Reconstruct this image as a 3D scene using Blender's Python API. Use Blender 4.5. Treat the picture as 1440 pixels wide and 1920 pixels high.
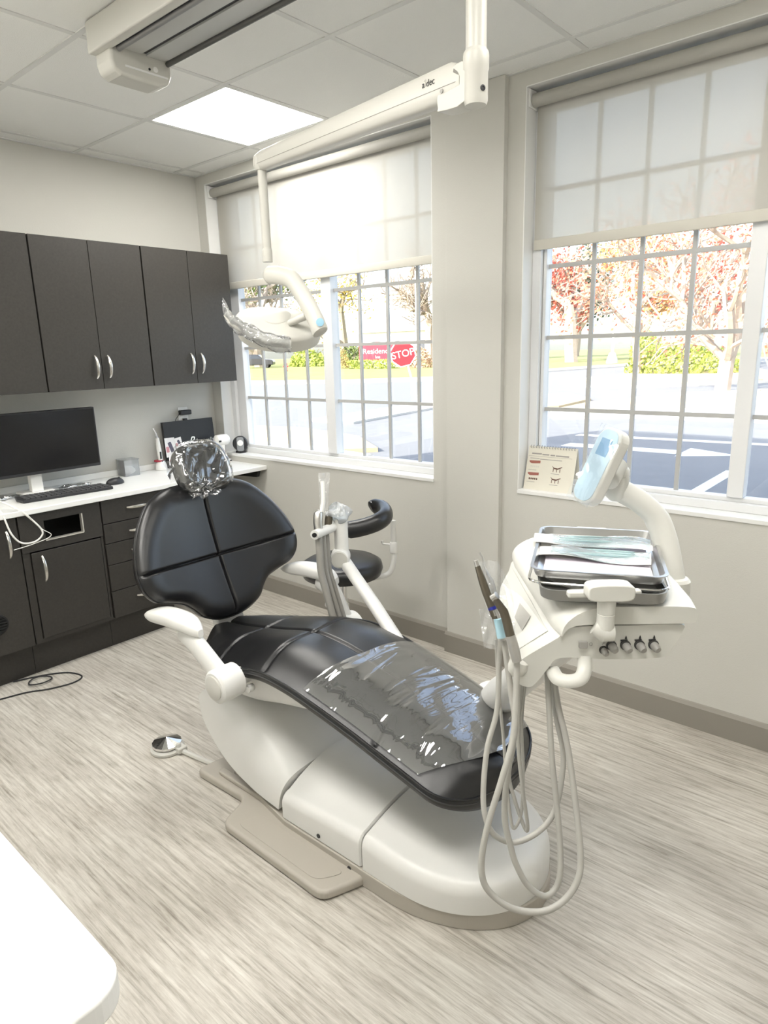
import bpy, bmesh, math, random
from mathutils import Vector, Matrix
random.seed(7)
for o in list(bpy.data.objects):
    bpy.data.objects.remove(o, do_unlink=True)
scene = bpy.context.scene
COL = scene.collection
PI = math.pi

# ------------------------------------------------------------------ camera
F_PX = 1245.68
YAW, PITCH, ROLL = 0.7146, -0.2385, -0.0266
CAM = Vector((3.8009, -2.6706, 1.543))
fw = Vector((-math.sin(YAW)*math.cos(PITCH), math.cos(YAW)*math.cos(PITCH), math.sin(PITCH)))
r0 = Vector((math.cos(YAW), math.sin(YAW), 0)); u0 = r0.cross(fw)
rt = r0*math.cos(ROLL)+u0*math.sin(ROLL); upv = -r0*math.sin(ROLL)+u0*math.cos(ROLL)
cd = bpy.data.cameras.new('camera')
cd.sensor_fit = 'VERTICAL'; cd.sensor_height = 24.0; cd.lens = 24.0*F_PX/1920.0
cd.clip_start = 0.05; cd.clip_end = 600
cam = bpy.data.objects.new('camera', cd); COL.objects.link(cam)
cam.matrix_world = Matrix(((rt.x, upv.x, -fw.x, CAM.x), (rt.y, upv.y, -fw.y, CAM.y), (rt.z, upv.z, -fw.z, CAM.z), (0, 0, 0, 1)))
scene.camera = cam
# ------------------------------------------------------------------ world, sun, exposure
SUN_AZ = math.radians(16)      # light travels towards +y, a little towards +x
SUN_EL = math.radians(29)
w = bpy.data.worlds.new('sky'); scene.world = w; w.use_nodes = True
nt = w.node_tree; nt.nodes.clear()
sky = nt.nodes.new('ShaderNodeTexSky'); sky.sky_type = 'NISHITA'; sky.sun_disc = False
sky.sun_elevation = SUN_EL; sky.sun_rotation = PI + SUN_AZ; sky.altitude = 0; sky.air_density = 1.0; sky.dust_density = 2.0; sky.ozone_density = 1.0
bg = nt.nodes.new('ShaderNodeBackground'); bg.inputs['Strength'].default_value = 0.30
wo = nt.nodes.new('ShaderNodeOutputWorld')
hs = nt.nodes.new('ShaderNodeHueSaturation'); hs.inputs['Saturation'].default_value = .62
nt.links.new(sky.outputs[0], hs.inputs['Color']); nt.links.new(hs.outputs[0], bg.inputs['Color']); nt.links.new(bg.outputs[0], wo.inputs['Surface'])
sd = bpy.data.lights.new('sun', 'SUN'); sd.energy = 5.0; sd.angle = 0.0093; sd.color = (1.0, 0.93, 0.82)
sun = bpy.data.objects.new('sun', sd); COL.objects.link(sun)
sdir = Vector((math.sin(SUN_AZ)*math.cos(SUN_EL), math.cos(SUN_AZ)*math.cos(SUN_EL), -math.sin(SUN_EL)))
sun.rotation_euler = sdir.to_track_quat('-Z', 'Y').to_euler()
sun.location = (0, -8, 12)
LAMP = 9.0                     # emission of the ceiling light panels
scene.view_settings.view_transform = 'Standard'; scene.view_settings.look = 'None'
scene.view_settings.exposure = 1.48; scene.view_settings.gamma = 1.0
scene.view_settings.use_curve_mapping = False

# ------------------------------------------------------------------ materials
MT = {}
def mat(name, col, rough=0.5, metal=0.0, spec=0.5, coat=0.0, trans=0.0, ior=1.45, emit=None, es=0.0,
        noise=None, bump=None, cols=None, alpha=1.0):
    """noise=(scale, amount): colour variation; bump=(scale, strength, (sx,sy,sz))"""
    if name in MT: return MT[name]
    m = bpy.data.materials.new(name); m.use_nodes = True
    n = m.node_tree.nodes; l = m.node_tree.links; b = n['Principled BSDF']
    c4 = (col[0], col[1], col[2], 1)
    b.inputs['Base Color'].default_value = c4
    b.inputs['Roughness'].default_value = rough; b.inputs['Metallic'].default_value = metal
    b.inputs['Specular IOR Level'].default_value = spec; b.inputs['IOR'].default_value = ior
    b.inputs['Coat Weight'].default_value = coat; b.inputs['Transmission Weight'].default_value = trans
    b.inputs['Alpha'].default_value = alpha
    if emit: b.inputs['Emission Color'].default_value = (*emit, 1); b.inputs['Emission Strength'].default_value = es
    tc = None
    if noise or bump:
        tc = n.new('ShaderNodeTexCoord')
    if noise:
        t = n.new('ShaderNodeTexNoise'); t.inputs['Scale'].default_value = noise[0]; t.inputs['Detail'].default_value = 4
        l.new(tc.outputs['Object'], t.inputs['Vector'])
        mx = n.new('ShaderNodeMix'); mx.data_type = 'RGBA'
        a = noise[1]
        mx.inputs[6].default_value = tuple(v*(1-a) for v in col)+(1,); mx.inputs[7].default_value = tuple(min(1, v*(1+a)) for v in col)+(1,)
        l.new(t.outputs['Fac'], mx.inputs[0]); l.new(mx.outputs[2], b.inputs['Base Color'])
    if bump:
        mp = n.new('ShaderNodeMapping'); mp.inputs['Scale'].default_value = bump[2] if len(bump) > 2 else (1, 1, 1)
        l.new(tc.outputs['Object'], mp.inputs['Vector'])
        t2 = n.new('ShaderNodeTexNoise'); t2.inputs['Scale'].default_value = bump[0]; t2.inputs['Detail'].default_value = 5
        l.new(mp.outputs[0], t2.inputs['Vector'])
        bp = n.new('ShaderNodeBump'); bp.inputs['Strength'].default_value = bump[1]; bp.inputs['Distance'].default_value = 0.01
        l.new(t2.outputs['Fac'], bp.inputs['Height']); l.new(bp.outputs[0], b.inputs['Normal'])
    MT[name] = m
    return m

def film(name, tint=(1, 1, 1), gloss=0.12, rough=0.04, bscale=18.0, bstr=0.5, haze=0.0, scl=(1, 1, 1)):
    """thin clear plastic: see-through with wrinkled glossy reflection"""
    if name in MT: return MT[name]
    m = bpy.data.materials.new(name); m.use_nodes = True
    n = m.node_tree.nodes; l = m.node_tree.links; n.clear()
    out = n.new('ShaderNodeOutputMaterial'); tr = n.new('ShaderNodeBsdfTransparent'); gl = n.new('ShaderNodeBsdfGlossy')
    tr.inputs['Color'].default_value = (*tint, 1); gl.inputs['Roughness'].default_value = rough
    df = n.new('ShaderNodeBsdfDiffuse'); df.inputs['Color'].default_value = (.9, .92, .95, 1)
    mh = n.new('ShaderNodeMixShader'); mh.inputs[0].default_value = haze
    l.new(tr.outputs[0], mh.inputs[1]); l.new(df.outputs[0], mh.inputs[2])
    lw = n.new('ShaderNodeFresnel'); lw.inputs['IOR'].default_value = 1.45
    ad = n.new('ShaderNodeMath'); ad.operation = 'ADD'; ad.inputs[1].default_value = gloss; ad.use_clamp = True
    l.new(lw.outputs[0], ad.inputs[0])
    mx = n.new('ShaderNodeMixShader'); l.new(ad.outputs[0], mx.inputs[0]); l.new(mh.outputs[0], mx.inputs[1]); l.new(gl.outputs[0], mx.inputs[2])
    l.new(mx.outputs[0], out.inputs['Surface'])
    tc = n.new('ShaderNodeTexCoord'); mp = n.new('ShaderNodeMapping'); mp.inputs['Scale'].default_value = scl
    t = n.new('ShaderNodeTexNoise')
    t.inputs['Scale'].default_value = bscale; t.inputs['Detail'].default_value = 2; t.inputs['Distortion'].default_value = 1.2
    bp = n.new('ShaderNodeBump'); bp.inputs['Strength'].default_value = bstr; bp.inputs['Distance'].default_value = 0.03
    l.new(tc.outputs['Object'], mp.inputs[0]); l.new(mp.outputs[0], t.inputs['Vector']); l.new(t.outputs['Fac'], bp.inputs['Height'])
    l.new(bp.outputs[0], gl.inputs['Normal'])
    MT[name] = m
    return m

def floor_mat():
    m = bpy.data.materials.new('vinyl_floor'); m.use_nodes = True
    n = m.node_tree.nodes; l = m.node_tree.links; b = n['Principled BSDF']
    tc = n.new('ShaderNodeTexCoord')
    def nz(scale, sc, det, rough=.6, dist=0):
        mp = n.new('ShaderNodeMapping'); mp.inputs['Scale'].default_value = sc
        l.new(tc.outputs['Object'], mp.inputs[0])
        t = n.new('ShaderNodeTexNoise'); t.inputs['Scale'].default_value = scale; t.inputs['Detail'].default_value = det
        t.inputs['Roughness'].default_value = rough; t.inputs['Distortion'].default_value = dist
        l.new(mp.outputs[0], t.inputs['Vector']); return t
    a = nz(2.6, (1.2, 34, 1), 8, .72, .25); c = nz(3.2, (.7, 1.6, 1), 4, .6, .2); d = nz(34.0, (.25, 1.6, 1), 5, .7)
    r1 = n.new('ShaderNodeValToRGB'); e = r1.color_ramp.elements
    e[0].position = .30; e[0].color = (.235, .215, .18, 1); e[1].position = .66; e[1].color = (.61, .59, .54, 1)
    k = r1.color_ramp.elements.new(.46); k.color = (.455, .43, .385, 1)
    l.new(a.outputs['Fac'], r1.inputs[0])
    r2 = n.new('ShaderNodeValToRGB'); e = r2.color_ramp.elements
    e[0].position = .3; e[0].color = (.80, .78, .76, 1); e[1].position = .7; e[1].color = (1.12, 1.12, 1.12, 1)
    l.new(c.outputs['Fac'], r2.inputs[0])
    r3 = n.new('ShaderNodeValToRGB'); e = r3.color_ramp.elements
    e[0].position = .33; e[0].color = (.74, .71, .68, 1); e[1].position = .52; e[1].color = (1.05, 1.05, 1.05, 1)
    l.new(d.outputs['Fac'], r3.inputs[0])
    m1 = n.new('ShaderNodeMix'); m1.data_type = 'RGBA'; m1.blend_type = 'MULTIPLY'; m1.inputs[0].default_value = .8
    m2 = n.new('ShaderNodeMix'); m2.data_type = 'RGBA'; m2.blend_type = 'MULTIPLY'; m2.inputs[0].default_value = .75
    l.new(r1.outputs[0], m1.inputs[6]); l.new(r2.outputs[0], m1.inputs[7]); l.new(m1.outputs[2], m2.inputs[6]); l.new(r3.outputs[0], m2.inputs[7])
    l.new(m2.outputs[2], b.inputs['Base Color'])
    b.inputs['Roughness'].default_value = .42; b.inputs['Specular IOR Level'].default_value = .4
    bp = n.new('ShaderNodeBump'); bp.inputs['Strength'].default_value = .12; bp.inputs['Distance'].default_value = .004
    l.new(a.outputs['Fac'], bp.inputs['Height']); l.new(bp.outputs[0], b.inputs['Normal'])
    return m

def blind_mat():
    m = bpy.data.materials.new('blind_fabric'); m.use_nodes = True
    n = m.node_tree.nodes; l = m.node_tree.links; n.clear()
    out = n.new('ShaderNodeOutputMaterial')
    df = n.new('ShaderNodeBsdfDiffuse'); df.inputs['Color'].default_value = (.60, .58, .525, 1)
    tl = n.new('ShaderNodeBsdfTranslucent'); tl.inputs['Color'].default_value = (.50, .48, .44, 1)
    tp = n.new('ShaderNodeBsdfTransparent'); tp.inputs['Color'].default_value = (.95, .93, .88, 1)
    m1 = n.new('ShaderNodeMixShader'); m1.inputs[0].default_value = .26
    m2 = n.new('ShaderNodeMixShader'); m2.inputs[0].default_value = .05
    l.new(df.outputs[0], m1.inputs[1]); l.new(tl.outputs[0], m1.inputs[2]); l.new(m1.outputs[0], m2.inputs[1]); l.new(tp.outputs[0], m2.inputs[2])
    l.new(m2.outputs[0], out.inputs['Surface'])
    MT['blind'] = m; return m

# ------------------------------------------------------------------ mesh builder
class MB:
    def __init__(s): s.v = []; s.f = []
    def add(s, vs, fs):
        k = len(s.v); s.v += [tuple(v) for v in vs]; s.f += [tuple(i+k for i in f) for f in fs]; return s
    def box(s, x0, x1, y0, y1, z0, z1, M=None):
        vs = [Vector((x, y, z)) for z in (z0, z1) for y in (y0, y1) for x in (x0, x1)]
        if M: vs = [M @ v for v in vs]
        return s.add(vs, [(0, 2, 3, 1), (4, 5, 7, 6), (0, 1, 5, 4), (2, 6, 7, 3), (0, 4, 6, 2), (1, 3, 7, 5)])
    def prism(s, poly, ax, a0, a1, M=None):
        """poly in the two other axes (cyclic order), extruded along axis ax from a0 to a1"""
        def P(p, a):
            if ax == 0: v = Vector((a, p[0], p[1]))
            elif ax == 1: v = Vector((p[0], a, p[1]))
            else: v = Vector((p[0], p[1], a))
            return M @ v if M else v
        n = len(poly)
        vs = [P(p, a0) for p in poly]+[P(p, a1) for p in poly]
        fs = [tuple(range(n))[::-1], tuple(range(n, 2*n))]+[(i, (i+1) % n, n+(i+1) % n, n+i) for i in range(n)]
        return s.add(vs, fs)
    def rings(s, rings, caps=True, closed=False):
        n = len(rings[0]); vs = [p for r in rings for p in r]; fs = []
        R = len(rings)
        for i in range(R if closed else R-1):
            a = i*n; b = ((i+1) % R)*n
            for j in range(n): fs.append((a+j, a+(j+1) % n, b+(j+1) % n, b+j))
        if caps and not closed: fs.append(tuple(range(n))[::-1]); fs.append(tuple(range((R-1)*n, R*n)))
        return s.add(vs, fs)
    def tube(s, path, r, n=10, closed=False, caps=True, flat=None):
        path = [Vector(p) for p in path]; R = []
        N = len(path); nrm = None
        for i, p in enumerate(path):
            if closed: t = path[(i+1) % N]-path[i-1]
            else: t = path[min(i+1, N-1)]-path[max(i-1, 0)]
            t.normalize()
            if nrm is None:
                nrm = t.orthogonal().normalized() if flat is None else (Vector(flat)-t*Vector(flat).dot(t)).normalized()
            else:
                nrm = (nrm-t*nrm.dot(t))
                if nrm.length < 1e-6: nrm = t.orthogonal()
                nrm.normalize()
            bn = t.cross(nrm)
            rr = r[i] if isinstance(r, (list, tuple)) else r
            ra, rb = rr if isinstance(rr, (tuple, list)) else (rr, rr)
            R.append([p+nrm*(ra*math.cos(2*PI*k/n))+bn*(rb*math.sin(2*PI*k/n)) for k in range(n)])
        return s.rings(R, caps, closed)
    def lathe(s, prof, c=(0, 0, 0), axis=(0, 0, 1), n=28, caps=True):
        ax = Vector(axis).normalized(); u = ax.orthogonal().normalized(); v = ax.cross(u); c = Vector(c)
        R = [[c+ax*z+u*(max(r, 1e-5)*math.cos(2*PI*k/n))+v*(max(r, 1e-5)*math.sin(2*PI*k/n)) for k in range(n)] for r, z in prof]
        return s.rings(R, caps)
    def grid(s, fn, nu, nv):
        vs = [fn(i/(nu-1), j/(nv-1)) for i in range(nu) for j in range(nv)]
        fs = [(i*nv+j, (i+1)*nv+j, (i+1)*nv+j+1, i*nv+j+1) for i in range(nu-1) for j in range(nv-1)]
        return s.add(vs, fs)
    def xf(s, M):
        s.v = [tuple(M @ Vector(v)) for v in s.v]; return s

def cr(pts, k=8, closed=False):
    """Catmull-Rom through points"""
    P = [Vector(p) for p in pts]; n = len(P); out = []
    for i in range(n if closed else n-1):
        if closed: a, b, c, d = P[i-1], P[i], P[(i+1) % n], P[(i+2) % n]
        else: a, b, c, d = P[max(i-1, 0)], P[i], P[i+1], P[min(i+2, n-1)]
        for j in range(k):
            t = j/k
            out.append(.5*((2*b)+(c-a)*t+(2*a-5*b+4*c-d)*t*t+(3*b-a-3*c+d)*t**3))
    if not closed: out.append(P[-1])
    return out
def interp(x, xs, ys):
    if x <= xs[0]: return ys[0]
    for i in range(len(xs)-1):
        if x <= xs[i+1]:
            t = (x-xs[i])/(xs[i+1]-xs[i]); return ys[i]+(ys[i+1]-ys[i])*t
    return ys[-1]
def smooth_interp(x, xs, ys):
    n = len(xs)
    if x <= xs[0]: return ys[0]
    if x >= xs[-1]: return ys[-1]
    for i in range(n-1):
        if x <= xs[i+1]:
            h = xs[i+1]-xs[i]; t = (x-xs[i])/h
            def sl(k):
                if k == 0: return (ys[1]-ys[0])/(xs[1]-xs[0])
                if k == n-1: return (ys[-1]-ys[-2])/(xs[-1]-xs[-2])
                return (ys[k+1]-ys[k-1])/(xs[k+1]-xs[k-1])
            m0, m1 = sl(i)*h, sl(i+1)*h
            return (2*t**3-3*t*t+1)*ys[i]+(t**3-2*t*t+t)*m0+(-2*t**3+3*t*t)*ys[i+1]+(t**3-t*t)*m1
def rrect(w, h, r, n=6, cx=0, cy=0):
    """rounded rectangle polygon, counter-clockwise"""
    out = []
    for sx, sy, a0 in ((1, 1, 0), (-1, 1, 90), (-1, -1, 180), (1, -1, 270)):
        for k in range(n+1):
            a = math.radians(a0+90*k/n)
            out.append((cx+sx*(w/2-r)+r*math.cos(a), cy+sy*(h/2-r)+r*math.sin(a)))
    return out
def frame(o, X, Y=None, Zv=(0, 0, 1)):
    """matrix with origin o and axes X, Y, Z"""
    X = Vector(X).normalized(); Zv = Vector(Zv)
    if Y is None: Y = Zv.cross(X).normalized(); Zv = X.cross(Y)
    else: Y = Vector(Y).normalized(); Zv = X.cross(Y)
    return Matrix(((X.x, Y.x, Zv.x, o[0]), (X.y, Y.y, Zv.y, o[1]), (X.z, Y.z, Zv.z, o[2]), (0, 0, 0, 1)))

LOC = {}
def thing(name, label, cat, loc=(0, 0, 0), group=None):
    o = bpy.data.objects.new(name, None); COL.objects.link(o); o.empty_display_size = .05
    o.location = loc; LOC[o.name] = Vector(loc); o['label'] = label; o['category'] = cat
    if group: o['group'] = group
    return o
def obj(name, mb, m, parent=None, label=None, cat=None, group=None, kind=None, bevel=0, seg=2, smooth=True, ang=38, sub=0, solid=0):
    me = bpy.data.meshes.new(name)
    if parent is not None: loc = LOC[parent.name]
    elif mb.v:
        xs, ys, zs = zip(*mb.v); loc = Vector(((min(xs)+max(xs))/2, (min(ys)+max(ys))/2, min(zs)))
    else: loc = Vector((0, 0, 0))
    me.from_pydata([tuple(Vector(v)-loc) for v in mb.v], [], mb.f); me.validate(); me.update()
    bm = bmesh.new(); bm.from_mesh(me); bmesh.ops.recalc_face_normals(bm, faces=bm.faces); bm.to_mesh(me); bm.free()
    if smooth:
        me.polygons.foreach_set('use_smooth', [True]*len(me.polygons))
        me.set_sharp_from_angle(angle=math.radians(ang))
    for q in (m if isinstance(m, (list, tuple)) else [m]): me.materials.append(q)
    o = bpy.data.objects.new(name, me); COL.objects.link(o)
    if parent is not None: o.parent = parent
    else: o.location = loc
    LOC[o.name] = loc
    if solid: md = o.modifiers.new('solid', 'SOLIDIFY'); md.thickness = solid; md.offset = 0
    if bevel:
        md = o.modifiers.new('bevel', 'BEVEL'); md.width = bevel; md.segments = seg; md.limit_method = 'ANGLE'; md.angle_limit = math.radians(35); md.harden_normals = True
    if sub: md = o.modifiers.new('sub', 'SUBSURF'); md.levels = sub; md.render_levels = sub
    if label: o['label'] = label
    if cat: o['category'] = cat
    if group: o['group'] = group
    if kind: o['kind'] = kind
    return o
def struct(name, mb, m, **k): return obj(name, mb, m, kind='structure', **k)
def clone(o, parent, dv=(0, 0, 0)):
    """copy of a part (shares mesh data), moved by dv"""
    c = o.copy(); COL.objects.link(c); c.parent = parent; c.location = Vector(o.location)+Vector(dv); LOC[c.name] = LOC[parent.name] if parent else Vector((0, 0, 0)); return c
def text(name, s, size, M, m, parent, ext=.0004, align='CENTER', shear=0.0):
    cu = bpy.data.curves.new(name, 'FONT'); cu.body = s; cu.size = size; cu.align_x = align; cu.align_y = 'CENTER'; cu.extrude = ext; cu.shear = shear
    t = bpy.data.objects.new('tmp', cu); COL.objects.link(t)
    dg = bpy.context.evaluated_depsgraph_get(); me = bpy.data.meshes.new_from_object(t.evaluated_get(dg))
    bpy.data.objects.remove(t, do_unlink=True)
    L = LOC[parent.name]; me.transform(Matrix.Translation(-L) @ M); me.materials.clear(); me.materials.append(m)
    o = bpy.data.objects.new(name, me); COL.objects.link(o); o.parent = parent; LOC[o.name] = L
    return o
def pillow(outline, depth_fn, M, back=0.03, nr=26, edge=.25, thick=.06, grooves=(), cen=(0, 0)):
    """upholstered pad: star-shaped outline (a,b), thickness along +c.  grooves: (p, q, width, depth)"""
    n = len(outline); mb = MB(); R = []
    def seg(p, a, b):
        ax, ay = b[0]-a[0], b[1]-a[1]; L = ax*ax+ay*ay
        t = max(0, min(1, ((p[0]-a[0])*ax+(p[1]-a[1])*ay)/L)); return math.hypot(p[0]-a[0]-t*ax, p[1]-a[1]-t*ay)
    def pt(s, k, c):
        a = cen[0]+(outline[k][0]-cen[0])*s; b = cen[1]+(outline[k][1]-cen[1])*s
        return a, b, c+depth_fn(a, b)
    for i in range(3):   # back side rings
        s = (.0, .6, .93)[i]
        R.append([M @ Vector(pt(s, k, -back)) for k in range(n)])
    R.append([M @ Vector(pt(.985, k, -back*.8)) for k in range(n)])
    R.append([M @ Vector(pt(1.0, k, -back*.2)) for k in range(n)])
    for i in range(nr+1):
        q = 1-i/nr            # 1 at edge -> 0 at centre
        s = 1-(1-q)**1.0
        e = min(1, (1-s)/edge); h = thick*math.sqrt(max(0, 1-(1-e)**2))
        ring = []
        for k in range(n):
            a, b, c = pt(s*.998, k, h)
            for (p, qq, wd, dp) in grooves:
                d = seg((a, b), p, qq); c -= dp*math.exp(-(d/wd)**2)*min(1, h/thick*1.3)
            ring.append(M @ Vector((a, b, c)))
        R.append(ring)
    mb.rings(R, caps=False)
    return mb

# ------------------------------------------------------------------ the room shell
H = 2.6174
RX, RY = 5.0, -3.05
T2 = 0.6096
GX, GY = 0.1209, -0.1496
paint = mat('wall_paint', (.59, .58, .54), .75, spec=.25, bump=(260, .10))
white_trim = mat('white_trim', (.78, .78, .765), .45)
vinyl_white = mat('window_vinyl', (.74, .745, .75), .4)
tile_m = mat('ceiling_tile', (.86, .86, .835), .9, spec=.1, bump=(420, .35))
bar_m = mat('ceiling_bar', (.70, .70, .68), .6)
base_m = mat('rubber_base', (.27, .25, .22), .6)
ext_m = mat('outside_wall', (.45, .40, .36), .8)

struct('floor', MB().box(-.02, RX, RY, .0, -.06, 0), floor_mat(), smooth=False)
# window openings (x0, x1, z0, z1)
OP = [(.088, 1.826, .887, 2.562), (2.302, 4.10, .887, 2.562)]
WT = .22
mb = MB()
mb.box(0, RX, 0, WT, -.3, OP[0][2]); mb.box(0, RX, 0, WT, OP[0][3], H+.1)
mb.box(-.15, OP[0][0], 0, WT, OP[0][2], OP[0][3]); mb.box(OP[0][1], OP[1][0], 0, WT, OP[0][2], OP[0][3]); mb.box(OP[1][1], RX, 0, WT, OP[0][2], OP[0][3])
struct('wall_right', mb, paint, smooth=False)
struct('wall_back', MB().box(-.15, 0, RY, 0, 0, H+.1), paint, smooth=False)
struct('wall_left', MB().box(-.15, RX+.15, RY-.15, RY, 0, H+.1), paint, smooth=False)
struct('wall_near', MB().box(RX, RX+.15, RY, .0, 0, H+.1), paint, smooth=False)
struct('wall_pilaster', MB().box(1.925, 2.222, -.030, .0, 0, H), paint, bevel=.002, smooth=False)
# the storey above and the rest of the building: it throws the long shade on the car park
struct('wall_upper_storey', MB().box(-5.0, 13, -9, WT, H+.35, 6.1), ext_m, smooth=False)
struct('wall_outside_left', MB().box(-5.0, -.16, -9, WT, -.3, H+.34), ext_m, smooth=False)
struct('wall_outside_right', MB().box(RX+.16, 13, -9, WT, -.3, H+.34), ext_m, smooth=False)
# baseboards
def bbd(name, x0, x1, y, left=None):
    mb = MB().prism([(y, 0), (y-.012, 0), (y-.012, .095), (y-.004, .108), (y, .1115)], 0, x0, x1)
    struct(name, mb, base_m, smooth=False)
bbd('baseboard_right', .02, 1.925, 0); bbd('baseboard_pilaster', 1.915, 2.232, -.030); bbd('baseboard_near', 2.222, RX, 0)
struct('baseboard_back', MB().box(0, .012, RY, 0, 0, .11), base_m, smooth=False)
# ceiling: slab, bars, tiles (each tile its own piece)
ceil = struct('ceiling', MB().box(-.15, RX+.15, RY-.15, WT, H+.012, H+.1), tile_m, smooth=False)
LIGHTS = {(1, 0), (5, 1), (1, 3), (3, 3), (5, 3)}
xs = [0]+[GX+i*T2 for i in range(9) if GX+i*T2 < RX]+[RX]
ys = [0]+[GY-j*T2 for j in range(6) if GY-j*T2 > RY]+[RY]
b = .011
bars = []
for i, x in enumerate(xs[1:-1]): obj('grid_bar', MB().box(x-b, x+b, RY, 0, H-.002, H+.012), bar_m, ceil, smooth=False)
for j, y in enumerate(ys[1:-1]): obj('grid_bar', MB().box(0, RX, y-b, y+b, H-.0025, H+.0115), bar_m, ceil, smooth=False)
obj('wall_angle', MB().box(0, RX, -.016, 0, H-.003, H+.011), bar_m, ceil, smooth=False)
obj('wall_angle', MB().box(0, .016, RY, 0, H-.0035, H+.0105), bar_m, ceil, smooth=False)
light_m = mat('light_panel', (1, 1, 1), .4, emit=(1.0, .975, .92), es=LAMP)
first = {}
for i in range(len(xs)-1):
    for j in range(len(ys)-1):
        if (i-1, j-1) in LIGHTS:
            continue
        x0, x1 = xs[i], xs[i+1]; y1, y0 = ys[j], ys[j+1]
        key = (round(x1-x0, 3), round(y1-y0, 3))
        if key in first:
            o, ox, oy = first[key]; clone(o, ceil, (x0-ox, y0-oy, 0))
        else:
            first[key] = (obj('ceiling_tile', MB().box(x0+b, x1-b, y0+b, y1-b, H+.001, H+.0118), tile_m, ceil, smooth=False), x0, y0)
LL = ['square white ceiling light panel glowing above the corner by the windows', 'unseen square ceiling light panel added above the near window',
      'unseen square ceiling light panel added over the left end of the cabinets', 'unseen square ceiling light panel added above the white foreground countertop', 'unseen square ceiling light panel added behind the camera']
for n, (i, j) in enumerate([(1, 0), (5, 1), (1, 3), (3, 3), (5, 3)]):  # first panel is seen; the rest are unseen, added to brighten the room
    x0 = GX+i*T2+b; x1 = GX+(i+1)*T2-b; y1 = GY-j*T2-b; y0 = GY-(j+1)*T2+b
    t = thing('ceiling_light', LL[n], 'light', ((x0+x1)/2, (y0+y1)/2, H-.002), 'flat square ceiling lights')
    mb = MB()
    fr = .012
    mb.box(x0, x1, y0, y0+fr, H-.001, H+.011); mb.box(x0, x1, y1-fr, y1, H-.001, H+.011); mb.box(x0, x0+fr, y0+fr, y1-fr, H-.001, H+.011); mb.box(x1-fr, x1, y0+fr, y1-fr, H-.001, H+.011)
    obj('frame', mb, white_trim, t, smooth=False)
    obj('diffuser', MB().box(x0+fr, x1-fr, y0+fr, y1-fr, H+.002, H+.008), light_m, t, smooth=False)

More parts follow.
